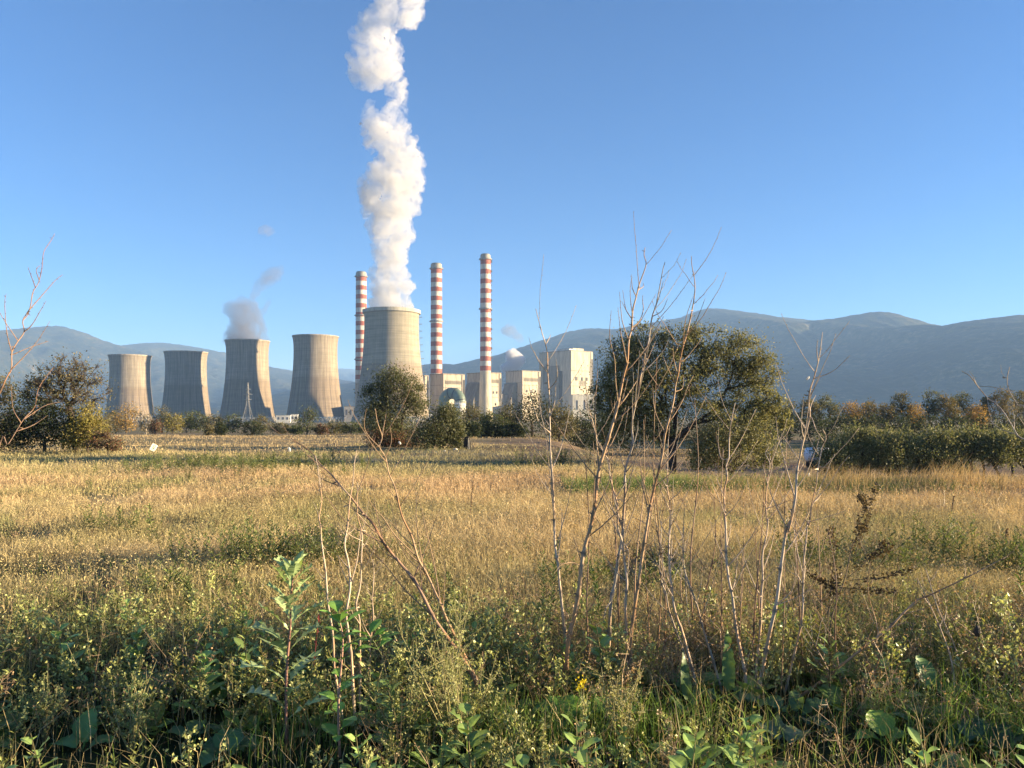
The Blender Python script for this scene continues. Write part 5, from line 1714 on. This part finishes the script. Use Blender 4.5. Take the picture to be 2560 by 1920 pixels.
stalk("shortest slim crooked stalk of four left of the leaning pair", 4.4, "S:925,1740 | B:640,1659 665,1480 665,1350 680,1250 685,1150 690,1050", 5.5, 1.6, (), 'pale', 3, a_len=(.06, .14))
stalk("long brown stalk leaning far left, its tip over the stubble", 4.3, "S:1236,1790 | H:1800,850 1560,520 | B:1045,1500 930,1290 800,1140 700,1010 620,880 540,810 440,680 370,620 310,540 220,460 130,370 0,275", 13, 1.5,
      [("B:690,1010 560,930 430,840 300,660 220,610", 3.4), ("B:360,620 230,560 100,430", 3), ("B:1040,1510 860,1350 690,1160 520,1020", 3.8), ("B:800,1140 680,1080 580,960", 2.6), ("B:540,810 440,780 380,740", 2.4), ("B:700,1000 620,760 600,700", 2.4)], 'red', 4, lean_y=.1)
stalk("second leaning stalk, steeper and paler, rising to the tall bushy tree", 4.4, "S:1228,1772 | B:1190,1590 1130,1440 1030,1230 960,1080 920,940 850,790 810,610 765,500 745,390 710,320 725,250 700,150 688,60", 9, 1.5,
      [("B:950,1080 810,920 740,800 680,720 640,640", 3), ("B:920,1270 860,1080 790,880 735,700", 2.6), ("B:1110,1400 1070,1130 1010,880 990,780 945,620", 3), ("B:1020,1150 940,870 930,700 905,600", 2.8), ("B:745,390 790,280 785,180", 2.6), ("B:710,320 640,240 620,170 640,60", 2.6), ("B:725,250 720,90", 2.2), ("B:810,690 740,570 725,520", 2.2), ("B:1135,1440 1140,1250 1135,1080", 2.6), ("B:1130,1440 1080,1200 1050,1000", 2.4)], 'brown', 3)
# far left and far right, cut by the frame
stalk("pale bare sapling cut by the picture's edge, beside the brown half-bare tree", 4.2, "S:-180,1800 | S:-90,1200 | A:0,1190 45,1060 40,940 65,870 95,790 90,710 130,620 135,510 155,430 185,330 215,220 230,130 247,70", 7, 1.1,
      [("A:90,710 60,640 30,450", 2.8), ("A:95,790 150,740 210,640 250,570", 2.8), ("A:50,1060 120,960 190,850 255,710", 3.2), ("A:130,640 180,520 240,400 255,350", 2.8), ("A:155,475 250,370", 2.4), ("A:150,420 110,330 112,290", 2.4), ("A:65,860 45,700 60,560", 2.4), ("A:35,940 10,800 0,600 15,530", 2.8), ("A:115,960 110,890 165,840", 2.2)], 'red', 0, budsize=.008)
stalk("low bare shoot with two side twigs at the picture's left edge", 4.4, "S:-120,1780 | A:-60,1680 0,1580 60,1410 100,1320 130,1180 190,1030", 5, 1.2, [("A:60,1410 130,1310 165,1280", 2.6), ("A:30,1510 90,1450 135,1380", 2.6), ("A:45,1440 25,1330 45,1170", 2.6)], 'red', 0)
stalk("grey bare shoot arching in from the picture's right edge", 4.3, "S:2680,1780 | S:2600,1180 | G:830,740 740,560 690,480 640,380 600,320 585,280", 9, 1.4, [("G:690,480 660,560 640,640", 2.2), ("G:640,380 650,320", 2), ("G:790,660 740,520", 2.2), ("G:830,740 770,700 720,620", 2.4)], 'grey', 3, a_len=(.08, .25))
stalk("thin bare shoot hooked upward at the picture's right edge", 4.4, "S:2700,1770 | S:2590,1100 | G:830,520 795,420 800,340 830,260", 7, 1.4, [("G:800,430 770,400 755,390", 2)], 'grey', 2, a_len=(.06, .2))


def thin_stems():
    keep = random.getstate(); random.seed(77)
    for k, (sx, lo, hi) in enumerate(((1480, 1500, 1150), (1545, 1700, 1180), (1590, 1740, 1050), (1625, 1720, 1280), (1660, 1700, 1090), (1690, 1740, 1350), (1770, 1740, 1230), (1800, 1700, 1120), (1845, 1735, 1250), (1880, 1750, 1150), (1905, 1740, 1300), (1950, 1720, 1080), (1975, 1745, 1330), (2010, 1700, 1180), (2060, 1740, 1280), (2110, 1700, 1330), (2180, 1690, 1390), (1540, 1600, 1000), (1640, 1640, 900), (1740, 1690, 990))):
        y0 = random.uniform(1640, 1770); dx = random.uniform(-35, 35); m = random.uniform(-14, 14)
        stalk("thin straight dead stem among the thicker stalks right of the middle", D_of(y0), "S:%d,%d %d,%d %d,%d %d,%d" % (sx, y0, sx + dx * .3 + m, y0 + (hi - y0) * .35, sx + dx * .7 - m * .6, y0 + (hi - y0) * .7, sx + dx, hi), random.uniform(3.2, 5.2), 1.0, (), random.choice(('red', 'grey', 'pale', 'brown')), random.randint(4, 7), group="thin dead stems among the stalks", name="dry_stalk", a_from=.3, a_len=(.10, .34))
    random.setstate(keep)


thin_stems()

# ------------------------------------------------------------------ single leafy plants of the foreground
def plant(name, label, cat, sx, sy, group=None):
    D = D_of(sy); X = (sx - CX) / F * D
    return thing(name, (X, D, float(ground(X, D))), label, cat, group), D


def stem_of(root, pts, r0, r1, c, name="stem"):
    pts = smooth_path(np.asarray(pts, float), 4)
    mb = MB(); tube(mb, pts, np.linspace(r0, r1, len(pts)), 6, c); mb.build(name, M_STALK, root, smooth=True)
    return pts


def on(pts, f):
    i = f * (len(pts) - 1); k = min(int(i), len(pts) - 2)
    return pts[k] + (pts[k + 1] - pts[k]) * (i - k)


# wild lettuce with lobed leaves
rt, D = plant("wild_lettuce", "tall lobed-leaved weed with reddish stem, left of the four pale stalks", "weed", 716, 1895)
k = D / F
sp = stem_of(rt, [(0, 0, 0), (0, 0, 190 * k), (6 * k, .02, 300 * k), (12 * k, 0, 400 * k), (20 * k, .01, 465 * k)], .008, .003, (.30, .16, .12))
mb = MB()
for j in range(27):
    f = .10 + .87 * j / 26
    az = j * 2.39 + .4
    L = (.085 + .11 * (1 - f)) * rng.uniform(.85, 1.2)
    bigleaf(mb, on(sp, f), (math.cos(az), math.sin(az) * .8, .75 + f * .8), L * 1.6, L * .85, np.array((.24, .31, .145)) * rng.uniform(.8, 1.25), 'lobed' if f < .85 else 'lance', droop=rng.uniform(.5, 1.1) * (1 - .6 * f), petiole=.12, n=12, wave=.03, ribc=1.7)
mb.build("foliage", M_GLOSSLEAF, rt)
# fat-hen sapling with bright rhombic leaves
rt, D = plant("leafy_sapling", "bright green plant with broad leaves on pinkish stem below the four pale stalks", "weed", 850, 1925)
k = D / F
sp = stem_of(rt, [(0, 0, 0), (-4 * k, 0, 150 * k), (6 * k, .01, 300 * k), (-6 * k, 0, 370 * k)], .0075, .002, (.42, .25, .19))
sp2 = stem_of(rt, [tuple(on(sp, .62)), tuple(on(sp, .62) + np.array([60 * k, .02, 30 * k])), tuple(on(sp, .62) + np.array([95 * k, .03, -20 * k]))], .003, .001, (.2, .22, .1), "side_stem")
mb = MB()
for j in range(36):
    f = .10 + .88 * j / 35
    az = j * 2.39
    L = rng.uniform(.045, .085)
    src = on(sp, f) if j % 4 else on(sp2, rng.uniform(.2, 1))
    bigleaf(mb, src, (math.cos(az), math.sin(az), .35 + .5 * f), L * 1.8, L * .9, np.array((.16, .30, .06)) * rng.uniform(.8, 1.3), 'oval', droop=rng.uniform(.2, .8), petiole=.25, n=8, wave=.02)
mb.build("foliage", M_GLOSSLEAF, rt)


# seedy goosefoot bushes
def goosefoot(sx, sy, label, h, ns, c, group="seeding goosefoot plants"):
    rt, D = plant("goosefoot", label, "weed", sx, sy, group)
    mb = MB(); ml = MB()
    for s_ in range(ns):
        d = unit(np.array([rng.normal() * .33, rng.normal() * .33, 1.0])); e = d * h * rng.uniform(.6, 1.05)
        pts = smooth_path(np.array([np.zeros(3), e * .5 + rng.normal(size=3) * .02, e]), 5)
        tube(mb, pts, np.linspace(.004, .001, len(pts)), 5, np.array((.34, .30, .14)) * rng.uniform(.8, 1.2))
        for b in range(9):
            f = rng.uniform(.25, .95); a = on(pts, f); q = a + unit(rand_dirs(1, .9)[0]) * h * rng.uniform(.08, .24)
            tube(mb, [a, q], [.0015, .0006], 4, (.30, .28, .13))
            kk = 13
            p = a + (q - a) * rng.uniform(.15, 1.05, (kk, 1)) + rng.normal(size=(kk, 3)) * .006
            L = rng.uniform(.007, .017, kk)
            leaves(ml, p, rand_dirs(kk), rand_dirs(kk, .5), L, L * .8, np.array(c) * rng.uniform(.6, 1.4, (kk, 1)))
    mb.build("stem", M_STALK, rt, smooth=True); ml.build("foliage", M_LEAF, rt)


goosefoot(1130, 1900, "large seedy pale-green goosefoot in front of the fallen base of the leaning stalks", .82, 16, (.30, .31, .13))
goosefoot(1010, 1905, "smaller seedy goosefoot between the bright leafy plant and the large goosefoot", .55, 9, (.28, .30, .12))
goosefoot(1560, 1905, "sprawling seedy goosefoot at the foot of the whitest stalk", .42, 10, (.30, .29, .14))
goosefoot(330, 1890, "seedy goosefoot among the low green weeds at the lower left", .45, 9, (.27, .31, .12))
goosefoot(110, 1850, "seedy goosefoot nearest the lower left corner", .42, 8, (.27, .30, .12))


# broad leaves: docks and burdocks
def dock(sx, sy, label, lv, name="dock_plant", cat="weed", c=(.06, .10, .035), group="broad-leaved docks", shape='lance', wave=.17):
    rt, D = plant(name, label, cat, sx, sy, group)
    for (az, el, L, W, dr) in lv:
        mb = MB(); L, W = L * 1.12, W * 1.2
        bigleaf(mb, np.array([0, 0, .01]), (math.cos(R(az)) * math.cos(R(el)), math.sin(R(az)) * math.cos(R(el)), math.sin(R(el))), L, W, np.array(c) * 1.35 * rng.uniform(.8, 1.3), shape, droop=dr, petiole=.2, n=22, wave=wave, fold=.35)
        mb.build("leaf", M_GLOSSLEAF, rt, smooth=True)


dock(1822, 1800, "dock with one stiff upright wavy-edged leaf between pale stalks", [(90, 86, .42, .075, .05), (160, 55, .3, .07, 1.2), (200, 60, .28, .08, 1.3), (20, 50, .26, .08, 1.2), (330, 55, .25, .09, 1.0)])
dock(1720, 1815, "dock with drooping crinkled dark leaves before the kinked stalk", [(100, 80, .36, .06, .3), (190, 62, .3, .07, 1.4), (240, 55, .3, .08, 1.3), (40, 60, .28, .06, 1.2)])
dock(1990, 1830, "dark dock sprawling under the fallen stalk", [(20, 40, .3, .09, .9), (150, 45, .28, .09, 1.1), (70, 60, .25, .08, .8), (300, 30, .25, .1, .8)])
dock(1420, 1840, "broad bright green leaves behind the yellow flower", [(100, 55, .24, .15, .9), (20, 40, .26, .15, 1.0), (170, 45, .26, .16, 1.0), (60, 70, .2, .12, .6), (250, 40, .2, .13, .9)], c=(.075, .15, .035), shape='heart', wave=.04)
dock(1520, 1840, "low broad green leaves right of the yellow flower", [(80, 60, .22, .14, .9), (150, 40, .24, .14, 1.0), (10, 45, .24, .14, 1.0)], c=(.07, .14, .035), shape='heart', wave=.04)
dock(2330, 1765, "single broad upright leaf glowing green at the right", [(110, 68, .26, .12, .35), (10, 25, .24, .12, .6)], c=(.09, .16, .05), shape='oval', wave=.03)
dock(2215, 1890, "backlit yellow-green leaf low in the right-hand weeds", [(100, 60, .2, .13, .5), (20, 40, .16, .10, .8), (180, 40, .18, .09, .9)], c=(.12, .18, .03), shape='oval', wave=.03)
dock(2480, 1915, "dark lobed leaves in the lower right corner", [(120, 50, .26, .15, .9), (60, 50, .24, .14, .8), (170, 40, .24, .14, .9), (20, 45, .22, .13, .8)], c=(.055, .095, .04), shape='oval', wave=.12)
dock(1960, 1910, "grey-green floppy leaves below the bunch of pale stalks", [(100, 40, .28, .12, 1.0), (160, 35, .26, .12, 1.1), (40, 40, .24, .11, 1.0)], c=(.085, .12, .06), shape='oval', wave=.08)
dock(205, 1885, "broad shining leaf standing up at the lower left", [(75, 72, .22, .12, .3), (160, 30, .22, .1, .9), (30, 35, .18, .09, .9)], c=(.08, .15, .04), shape='oval', wave=.03)
dock(560, 1915, "broad dark leaves below the lobed tall weed", [(80, 60, .2, .13, .7), (150, 40, .2, .12, .9), (20, 40, .22, .13, .9), (250, 40, .18, .11, .9)], c=(.06, .11, .035), shape='heart', wave=.05)
dock(480, 1870, "dark drooping leaves in the low green weeds at the left", [(95, 55, .2, .08, 1.0), (170, 45, .22, .08, 1.1), (20, 50, .2, .08, 1.0)], c=(.05, .09, .03), shape='oval', wave=.04)


# tall leafy horseweeds
def horseweed(sx, sy, h, label, c=(.085, .12, .04), n=70, group="upright leafy weeds"):
    rt, D = plant("horseweed", label, "weed", sx, sy, group)
    sp = stem_of(rt, [(0, 0, 0), (.02, 0, h * .5), (rng.normal() * .03, 0, h)], .004, .0015, (.15, .16, .07))
    mb = MB()
    f = np.linspace(.12, 1, n); p = np.array([on(sp, q) for q in f])
    az = np.arange(n) * 2.39
    d = np.stack([np.cos(az), np.sin(az), .25 + f * .9], 1)
    L = (.085 - .045 * f) * rng.uniform(.7, 1.3, n)
    leaves(mb, p, d, np.tile([0, 0, 1.0], (n, 1)) + rng.normal(size=(n, 3)) * .3, L, L * .24, np.array(c) * rng.uniform(.7, 1.4, (n, 1)))
    mb.build("foliage", M_LEAF, rt)


horseweed(1372, 1640, .80, "tall dark leafy weed just left of the slim pale stalk")
horseweed(1352, 1600, .55, "shorter leafy weed beside the tall dark leafy one")
horseweed(1490, 1600, .58, "leafy weed between the thickest brown stalk and the grey one", (.10, .15, .05))
horseweed(1130, 1560, .40, "leafy weed right of the leaning pair of stalks")
horseweed(590, 1560, .36, "dark leafy weed out in the yellowing grass at the left")
horseweed(470, 1570, .30, "small dark leafy weed at the edge of the yellowing grass")
horseweed(2545, 1560, .60, "dense leafy weed at the picture's right edge", (.10, .15, .045))


# brown mugwort, seed-laden and bent
def mugwort():
    rt, D = plant("mugwort", "dark brown seeding weed bending right, before the orchard grass", "weed", 2075, 1690)
    k = D / F
    X0 = rt.location[0]; Z0 = rt.location[2]
    def loc(spec):
        q = px_path(spec)
        return np.array([P(a, b, D) - np.array(rt.location) for a, b in q])
    paths = ["S:2075,1690 | F:1060,860 1190,480 1250,250 1330,100 | E:1330,1640 1420,1500 1480,1380 1530,1310", "S:2082,1690 | F:1030,900 1060,500 1085,250 1040,80", "F:1190,480 1310,350 1420,200 1440,160", "F:1250,300 1280,100 | E:1280,1640 1280,1540", "F:1200,500 1400,470 1560,420 1650,360", "F:1310,350 1420,270 1510,200", "F:1060,560 980,510 890,450", "F:1150,560 1260,560 1380,560 1500,545", "E:1380,1560 1370,1450 1380,1400", "F:1120,640 1080,560 1100,440"]
    ml = MB()
    for j, s_ in enumerate(paths):
        p = smooth_path(loc(s_), 6); p[:, 1] += np.linspace(0, 1, len(p)) * rng.uniform(-.15, .15)
        mb = MB(); tube(mb, p, np.linspace(.0045 if j < 2 else .0025, .0009, len(p)), 5, (.14, .105, .07))
        mb.build("stem" if j < 2 else "branch", M_STALK, rt, smooth=True)
        n = 230 if j < 2 else 140
        f = rng.uniform(.35 if j < 2 else .15, 1, n)
        q = np.array([on(p, a) for a in f]) + rng.normal(size=(n, 3)) * .012
        L = rng.uniform(.010, .030, n)
        leaves(ml, q, rand_dirs(n, .3), rand_dirs(n), L, L * .6, np.array((.10, .075, .045)) * rng.uniform(.5, 1.6, (n, 1)))
    ml.build("seed_heads", M_LEAF, rt)


mugwort()


def mullein(sx, sy, h, label):
    rt, D = plant("mullein_stalk", label, "dry stalk", sx, sy, "dead mullein spikes")
    sp = smooth_path(np.array([(0, 0, 0), (.02, 0, h * .5), (.05, 0, h)]), 5)
    mb = MB(); tube(mb, sp, np.linspace(.008, .006, len(sp)), 6, (.16, .11, .07)); mb.build("stem", M_STALK, rt, smooth=True)
    mb = MB(); n = 90
    q = np.array([on(sp, f) for f in rng.uniform(.25, 1, n)])
    L = rng.uniform(.016, .03, n)
    leaves(mb, q, rand_dirs(n, .6), rand_dirs(n), L, L * .7, np.array((.15, .10, .06)) * rng.uniform(.6, 1.4, (n, 1)))
    mb.build("seed_heads", M_LEAF, rt)


mullein(1175, 1310, .60, "dead mullein spike alone in the dry grass in the middle")
mullein(2378, 1290, .34, "short dead mullein spike in the dry grass before the orchard")
mullein(2508, 1385, .32, "short dead mullein spike near the picture's right edge")

# thistle, red plants, yellow flower, wild carrot, teasel
rt, D = plant("thistle", "dark blue-green thistle standing up from the field before the stubble", "thistle", 832, 1172)
sp = stem_of(rt, [(0, 0, 0), (0, 0, .3), (-.02, 0, .62)], .014, .006, (.05, .065, .05))
mb = MB()
for j in range(26):
    f = .1 + .85 * j / 25; az = j * 2.39
    bigleaf(mb, on(sp, f), (math.cos(az), math.sin(az), .9), rng.uniform(.15, .26), .085, np.array((.035, .06, .045)) * rng.uniform(.7, 1.3), 'lobed', droop=.4, petiole=.05, n=11)
mb.build("foliage", M_GLOSSLEAF, rt)
for (dx, dz) in ((-.16, .70), (.13, .62), (.05, .74), (.2, .5)):
    mb = MB(); tube(mb, [(0, 0, .4), (dx * .6, 0, dz * .85), (dx, 0, dz)], [.008, .006, .006], 5, (.05, .06, .045))
    lathe(mb, [(.003, dz), (.028, dz + .02), (.03, dz + .04), (.014, dz + .06), (.002, dz + .065)], 8, (.09, .07, .06), center=(dx, 0, 0))
    mb.build("flower_head", M_STALK, rt)
rt, D = plant("red_weed", "small weed with scarlet leaves right of the lobed tall weed", "weed", 778, 1760)
sp = stem_of(rt, [(0, 0, 0), (.02, 0, .25), (.045, 0, .50)], .004, .0015, (.34, .07, .06))
mb = MB(); n = 15
f = rng.uniform(.35, 1, n); q = np.array([on(sp, a) for a in f]); L = rng.uniform(.015, .034, n)
leaves(mb, q, rand_dirs(n, .4), rand_dirs(n), L, L * .5, np.array((.40, .10, .09)) * rng.uniform(.6, 1.2, (n, 1)))
mb.build("foliage", M_LEAF, rt)
rt, D = plant("yellow_flower", "small bright yellow flower head beside the foot of the thickest brown stalk", "flower", 1448, 1850)
sp = stem_of(rt, [(0, 0, 0), (.005, 0, .12), (.012, 0, .235)], .0025, .0015, (.16, .22, .07))
mb = MB(); n = 40
q = on(sp, 1) + rng.normal(size=(n, 3)) * np.array([.014, .014, .016]); L = np.full(n, .015)
leaves(mb, q, rand_dirs(n, .3), rand_dirs(n), L, L * .8, np.array((.85, .68, .03)) * rng.uniform(.8, 1.1, (n, 1)))
mb.build("petals", M_LEAF, rt)
rt, D = plant("wild_carrot", "pale flat-topped wild carrot flower at the right", "flower", 2520, 1690)
sp = stem_of(rt, [(0, 0, 0), (-.02, 0, .22), (-.05, 0, .42)], .003, .0018, (.22, .24, .1))
mb = MB(); n = 90
a = rng.uniform(0, 6.28, n); r_ = .045 * np.sqrt(rng.uniform(0, 1, n)); q = on(sp, 1) + np.stack([r_ * np.cos(a), r_ * np.sin(a), .02 + .1 * r_], 1); L = np.full(n, .012)
leaves(mb, q, rand_dirs(n, .5), rand_dirs(n, 1), L, L * .9, np.array((.48, .50, .34)) * rng.uniform(.7, 1.1, (n, 1)))
for j in range(9):
    tube(mb, [on(sp, 1), on(sp, 1) + np.array([.035 * math.cos(j * .7), .035 * math.sin(j * .7), .02])], .0009, 3, (.2, .22, .1))
mb.build("flower_head", M_LEAF, rt)
rt, D = plant("teasel", "dark dead seed head on a thin stem at the right", "dry stalk", 2450, 1760)
sp = stem_of(rt, [(0, 0, 0), (-.01, 0, .2), (-.015, 0, .36)], .003, .002, (.2, .15, .1))
mb = MB(); lathe(mb, [(.002, .35), (.014, .36), (.019, .38), (.015, .405), (.003, .42)], 10, (.05, .038, .03), center=(-.015, 0, 0)); n = 60
q = np.stack([np.full(n, -.015), np.zeros(n), rng.uniform(.36, .415, n)], 1)
leaves(mb, q, rand_dirs(n), rand_dirs(n), .028, .004, (.06, .045, .035)); mb.build("seed_head", M_STALK, rt)

# ------------------------------------------------------------------ small things in the field
M_WHITE = plain("white paint", (.78, .76, .68), .55, .12, 20.0)
M_INK = plain("green black ink", (.12, .17, .12), .7)
M_RUST = plain("rusty iron", (.13, .065, .03), .85, .5, 30.0)
M_BLACK = plain("black sheet", (.012, .013, .016), .6, .3, 6.0)
M_PLASTIC = leaf_mat("thin white plastic", .35, .4, .4, (1, 1, 1))
M_TANK = plain("white tank enamel", (.62, .66, .72), .4, .18, 2.5, spec=.5)


def sign():
    D = 31.0
    b = P(372, 1150, D); g = float(ground(b[0], D)); b[2] = g
    rt = thing("sign", b, "small white hand-lettered sign tilted on a thin rusty post in the field", "sign")
    t = P(377, 1126, D) - b
    mb = MB(); tube(mb, [(0, 0, -.05), tuple(t)], [.014, .013], 6, (.13, .065, .03)); mb.build("post", M_RUST, rt)
    c = P(384.3, 1118.8, D) - b
    a = R(-29)                                   # the board's long axis leans right of upright
    yw = R(38); ex = np.array([math.cos(a) * math.cos(yw), math.sin(yw), math.sin(a)]) * 1.12; ez = np.array([-math.sin(a), 0, math.cos(a)])
    W, H = 11.8 * D / F, 18.0 * D / F
    def slab(mb, u0, v0, u1, v1, y0, y1, cut=0.0):
        o = [(u0 + cut, v0), (u1 - cut, v0), (u1, v0 + cut), (u1, v1 - cut), (u1 - cut, v1), (u0 + cut, v1), (u0, v1 - cut), (u0, v0 + cut)]
        pts = [c + ex * u + ez * v + np.array([0, y, 0]) for y in (y0, y1) for (u, v) in o]
        n = 8
        mb.add(np.array(pts), [(0, i, i + 1) for i in range(1, 7)] + [(8, 8 + i + 1, 8 + i) for i in range(1, 7)], [(i, i + n, (i + 1) % n + n, (i + 1) % n) for i in range(n)])
    mb = MB(); slab(mb, -W / 2, -H / 2, W / 2, H / 2, -.012, 0.0, .018); mb.build("board", M_WHITE, rt)
    mb = MB()
    def stroke(u0, v0, u1, v1):
        p0 = c + ex * u0 * W + ez * v0 * H; p1 = c + ex * u1 * W + ez * v1 * H
        d = unit(p1 - p0); s = np.array([-d[2], 0, d[0]]) * .0085
        y0, y1 = np.array([0, -.016, 0]), np.array([0, -.0125, 0])
        q = [p0 - s, p1 - s, p1 + s, p0 + s]
        mb.add(np.array([a + y0 for a in q] + [a + y1 for a in q]), None, [(0, 1, 2, 3), (7, 6, 5, 4), (0, 4, 5, 1), (1, 5, 6, 2), (2, 6, 7, 3), (3, 7, 4, 0)])
    for s_ in ((-.26, -.32, .22, -.36), (-.26, -.20, .20, -.12), (.20, -.12, .02, -.22), (-.26, -.02, .05, -.10), (.05, -.10, .26, .02), (.26, .02, -.22, .08), (-.2, .18, .02, .12), (.02, .12, .24, .2), (.24, .2, .2, .33), (.2, .33, -.05, .38), (-.05, .38, -.2, .30), (-.2, .30, -.2, .18)):
        stroke(*s_)
    mb.build("lettering", M_INK, rt)


sign()


def rag(sx, sy, ybase, D, size, label, name="plastic_scrap", tilt=.3, post=True, seed=1, cat="plastic scrap", group=None):
    c = P(sx, sy, D); g = float(ground(c[0], D))
    rt = thing(name, (c[0], D, g if post else c[2]), label, cat, group)
    iv, f = ico(2)
    v = iv * np.array([size * .55, size * .35, size]) * (0.75 + .6 * vnoise(iv * 2.3 + seed * 3.1, seed)[:, None])
    ca, sa = math.cos(tilt), math.sin(tilt)
    v = np.stack([v[:, 0] * ca + v[:, 2] * sa, v[:, 1], -v[:, 0] * sa + v[:, 2] * ca], 1)
    h = c[2] - g if post else 0
    mb = MB(); mb.add(v + np.array([0, 0, h]), f, None, (.80, .78, .72)); mb.build("sheet", M_PLASTIC, rt, smooth=True)
    if post:
        mb = MB(); tube(mb, [(-.05, .01, -.03), (-.01, .01, h * .6), (.01, 0.01, h)], .008, 5, (.14, .10, .06)); mb.build("stake", M_STALK, rt)


rag(723.5, 1124, 1140, 30.5, .095, "white plastic scrap on a thin stake in the stubble, behind the far-leaning stalk's tip", tilt=-.25, seed=2)
rag(999.5, 1107.5, 1130, 32.0, .075, "white plastic scrap on a thin stake against the tall bushy tree's shade", tilt=-.5, seed=5)
rag(2022, 1187.5, 1195, 20.3, .055, "round white plastic scrap in the grass crest right of the bunch of stalks", tilt=.1, seed=7, post=False)
rag(2020, 945, 0, 4.43, .012, "white scrap snagged on a twig near the top of the tallest right-hand stalk", tilt=.8, seed=9, post=False)


def panel():
    D = 34.6
    b = P(1170, 1124, D); b[2] = float(ground(b[0], D))
    rt = thing("black_panel", b, "black panel propped upright with two pale battens, beside the rounded bush", "panel")
    s = D / F
    mb = MB()
    pr = [(-10, 0), (5, 0), (6, 14), (2, 29), (-2, 31), (-9, 28), (-11, 12)]
    n = len(pr); pts = [(x * s, y, z * s) for y in (0, .12) for (x, z) in pr]
    mb.add(np.array(pts), [(0, i, i + 1) for i in range(1, n - 1)] + [(n, n + i + 1, n + i) for i in range(1, n - 1)], [(i, i + n, (i + 1) % n + n, (i + 1) % n) for i in range(n)])
    mb.build("sheet", M_BLACK, rt)
    for (x0, x1, zt) in ((0.3, 1.2, 27), (3.2, 2.6, 21)):
        mb = MB(); tube(mb, [(x0 * s, -.06, -.02), (x1 * s, -.03, zt * s)], .018, 5, (.40, .37, .31)); mb.build("batten", M_STALK, rt)


panel()


def stone(sx, sy, D, r, seed, label):
    c = P(sx, sy, D); c[2] = float(ground(c[0], D)) + r * .25
    iv, f = ico(2)
    v = iv * np.array([r * 1.3, r, r * .75]) * (.75 + .5 * vnoise(iv * 2 + seed, seed)[:, None])
    mb = MB(); mb.add(v, f, None, (.55, .53, .47))
    o = mb.build("stone", M_WALL, smooth=True); o.location = c
    tag(o, label, "stone", "pale stones by the bush")


stone(1139, 1127, 33.5, .07, 3, "larger pale stone at the rounded bush's sunny foot")
stone(1112, 1134, 32.5, .04, 5, "small pale stone to the right of the smallest one, before the bush")
stone(1089, 1137, 32.0, .032, 8, "smallest pale stone, out in the field before the bush")


def tanker():
    D = 56.0
    s = D / F
    b = P(2030, 1152, D); g = float(ground(b[0], D)); b[2] = g
    rt = thing("tank_trailer", b, "white round tank trailer poking out from the leafy orchard tree", "tank trailer")
    z = CAMZ + (HY - 1136) / F * D - g
    r = 17.5 * s
    mb = MB()
    xs = [-18, -17, -14.5, -12, 40, 43, 44]; rs = [.02, .55, .88, 1, 1, .7, .02]
    th = np.arange(33) / 32 * 2 * math.pi
    v = np.array([[(x * s, math.cos(t) * r * q, z + math.sin(t) * r * q) for t in th] for x, q in zip(xs, rs)])
    i = np.arange(len(xs) - 1)[:, None] * 33 + np.arange(32)[None, :]
    mb.add(v.reshape(-1, 3), None, np.stack([i, i + 33, i + 34, i + 1], -1).reshape(-1, 4))
    mb.build("tank", M_TANK, rt, smooth=True)
    mb = MB(); box(mb, (-10 * s, -.35, z - r - .14), (40 * s, .35, z - r + .06), (.05, .05, .055)); mb.build("chassis", M_BLACK, rt)
    for xx in (2 * s, 24 * s):
        for yy in (-.55, .4):
            mb = MB()
            th = np.linspace(0, 2 * math.pi, 25)
            rr = min(max(z - r - .05, .2), .34)
            lathe(mb, [(.05, -.08), (rr * .7, -.08), (rr, -.06), (rr, .06), (rr * .7, .08), (.05, .08)], 24, (.03, .03, .03))
            V = mb.V[0]; mb.V[0] = np.stack([V[:, 0] + xx, V[:, 2] + yy, V[:, 1] + rr], 1)
            mb.build("wheel", M_BLACK, rt, smooth=True)
    for k in range(3):
        mb = MB()
        xq = (-8 + 16 * k) * s
        th = np.linspace(0, 2 * math.pi, 33)
        tube(mb, np.stack([np.full(33, xq), np.cos(th) * (r + .006), z + np.sin(th) * (r + .006)], 1), .012, 5, (.4, .42, .45)); mb.build("hoop", M_PAINT, rt)


tanker()

# ------------------------------------------------------------------ haze
hz, n, b, out = mat("pale valley haze")
n.nodes.remove(b)
v = n.nodes.new("ShaderNodeVolumePrincipled")
v.inputs["Color"].default_value = (.36, .60, 1.0, 1)
v.inputs["Density"].default_value = 1.12e-4
v.inputs["Anisotropy"].default_value = 0.0
n.links.new(v.outputs[0], out.inputs["Volume"])
mb = MB(); box(mb, (-16600, -16600, -30), (16600, 16600, 660))
o = mb.build("haze", hz)
tag(o, "pale blue valley haze filling the air", "haze", kind="stuff")
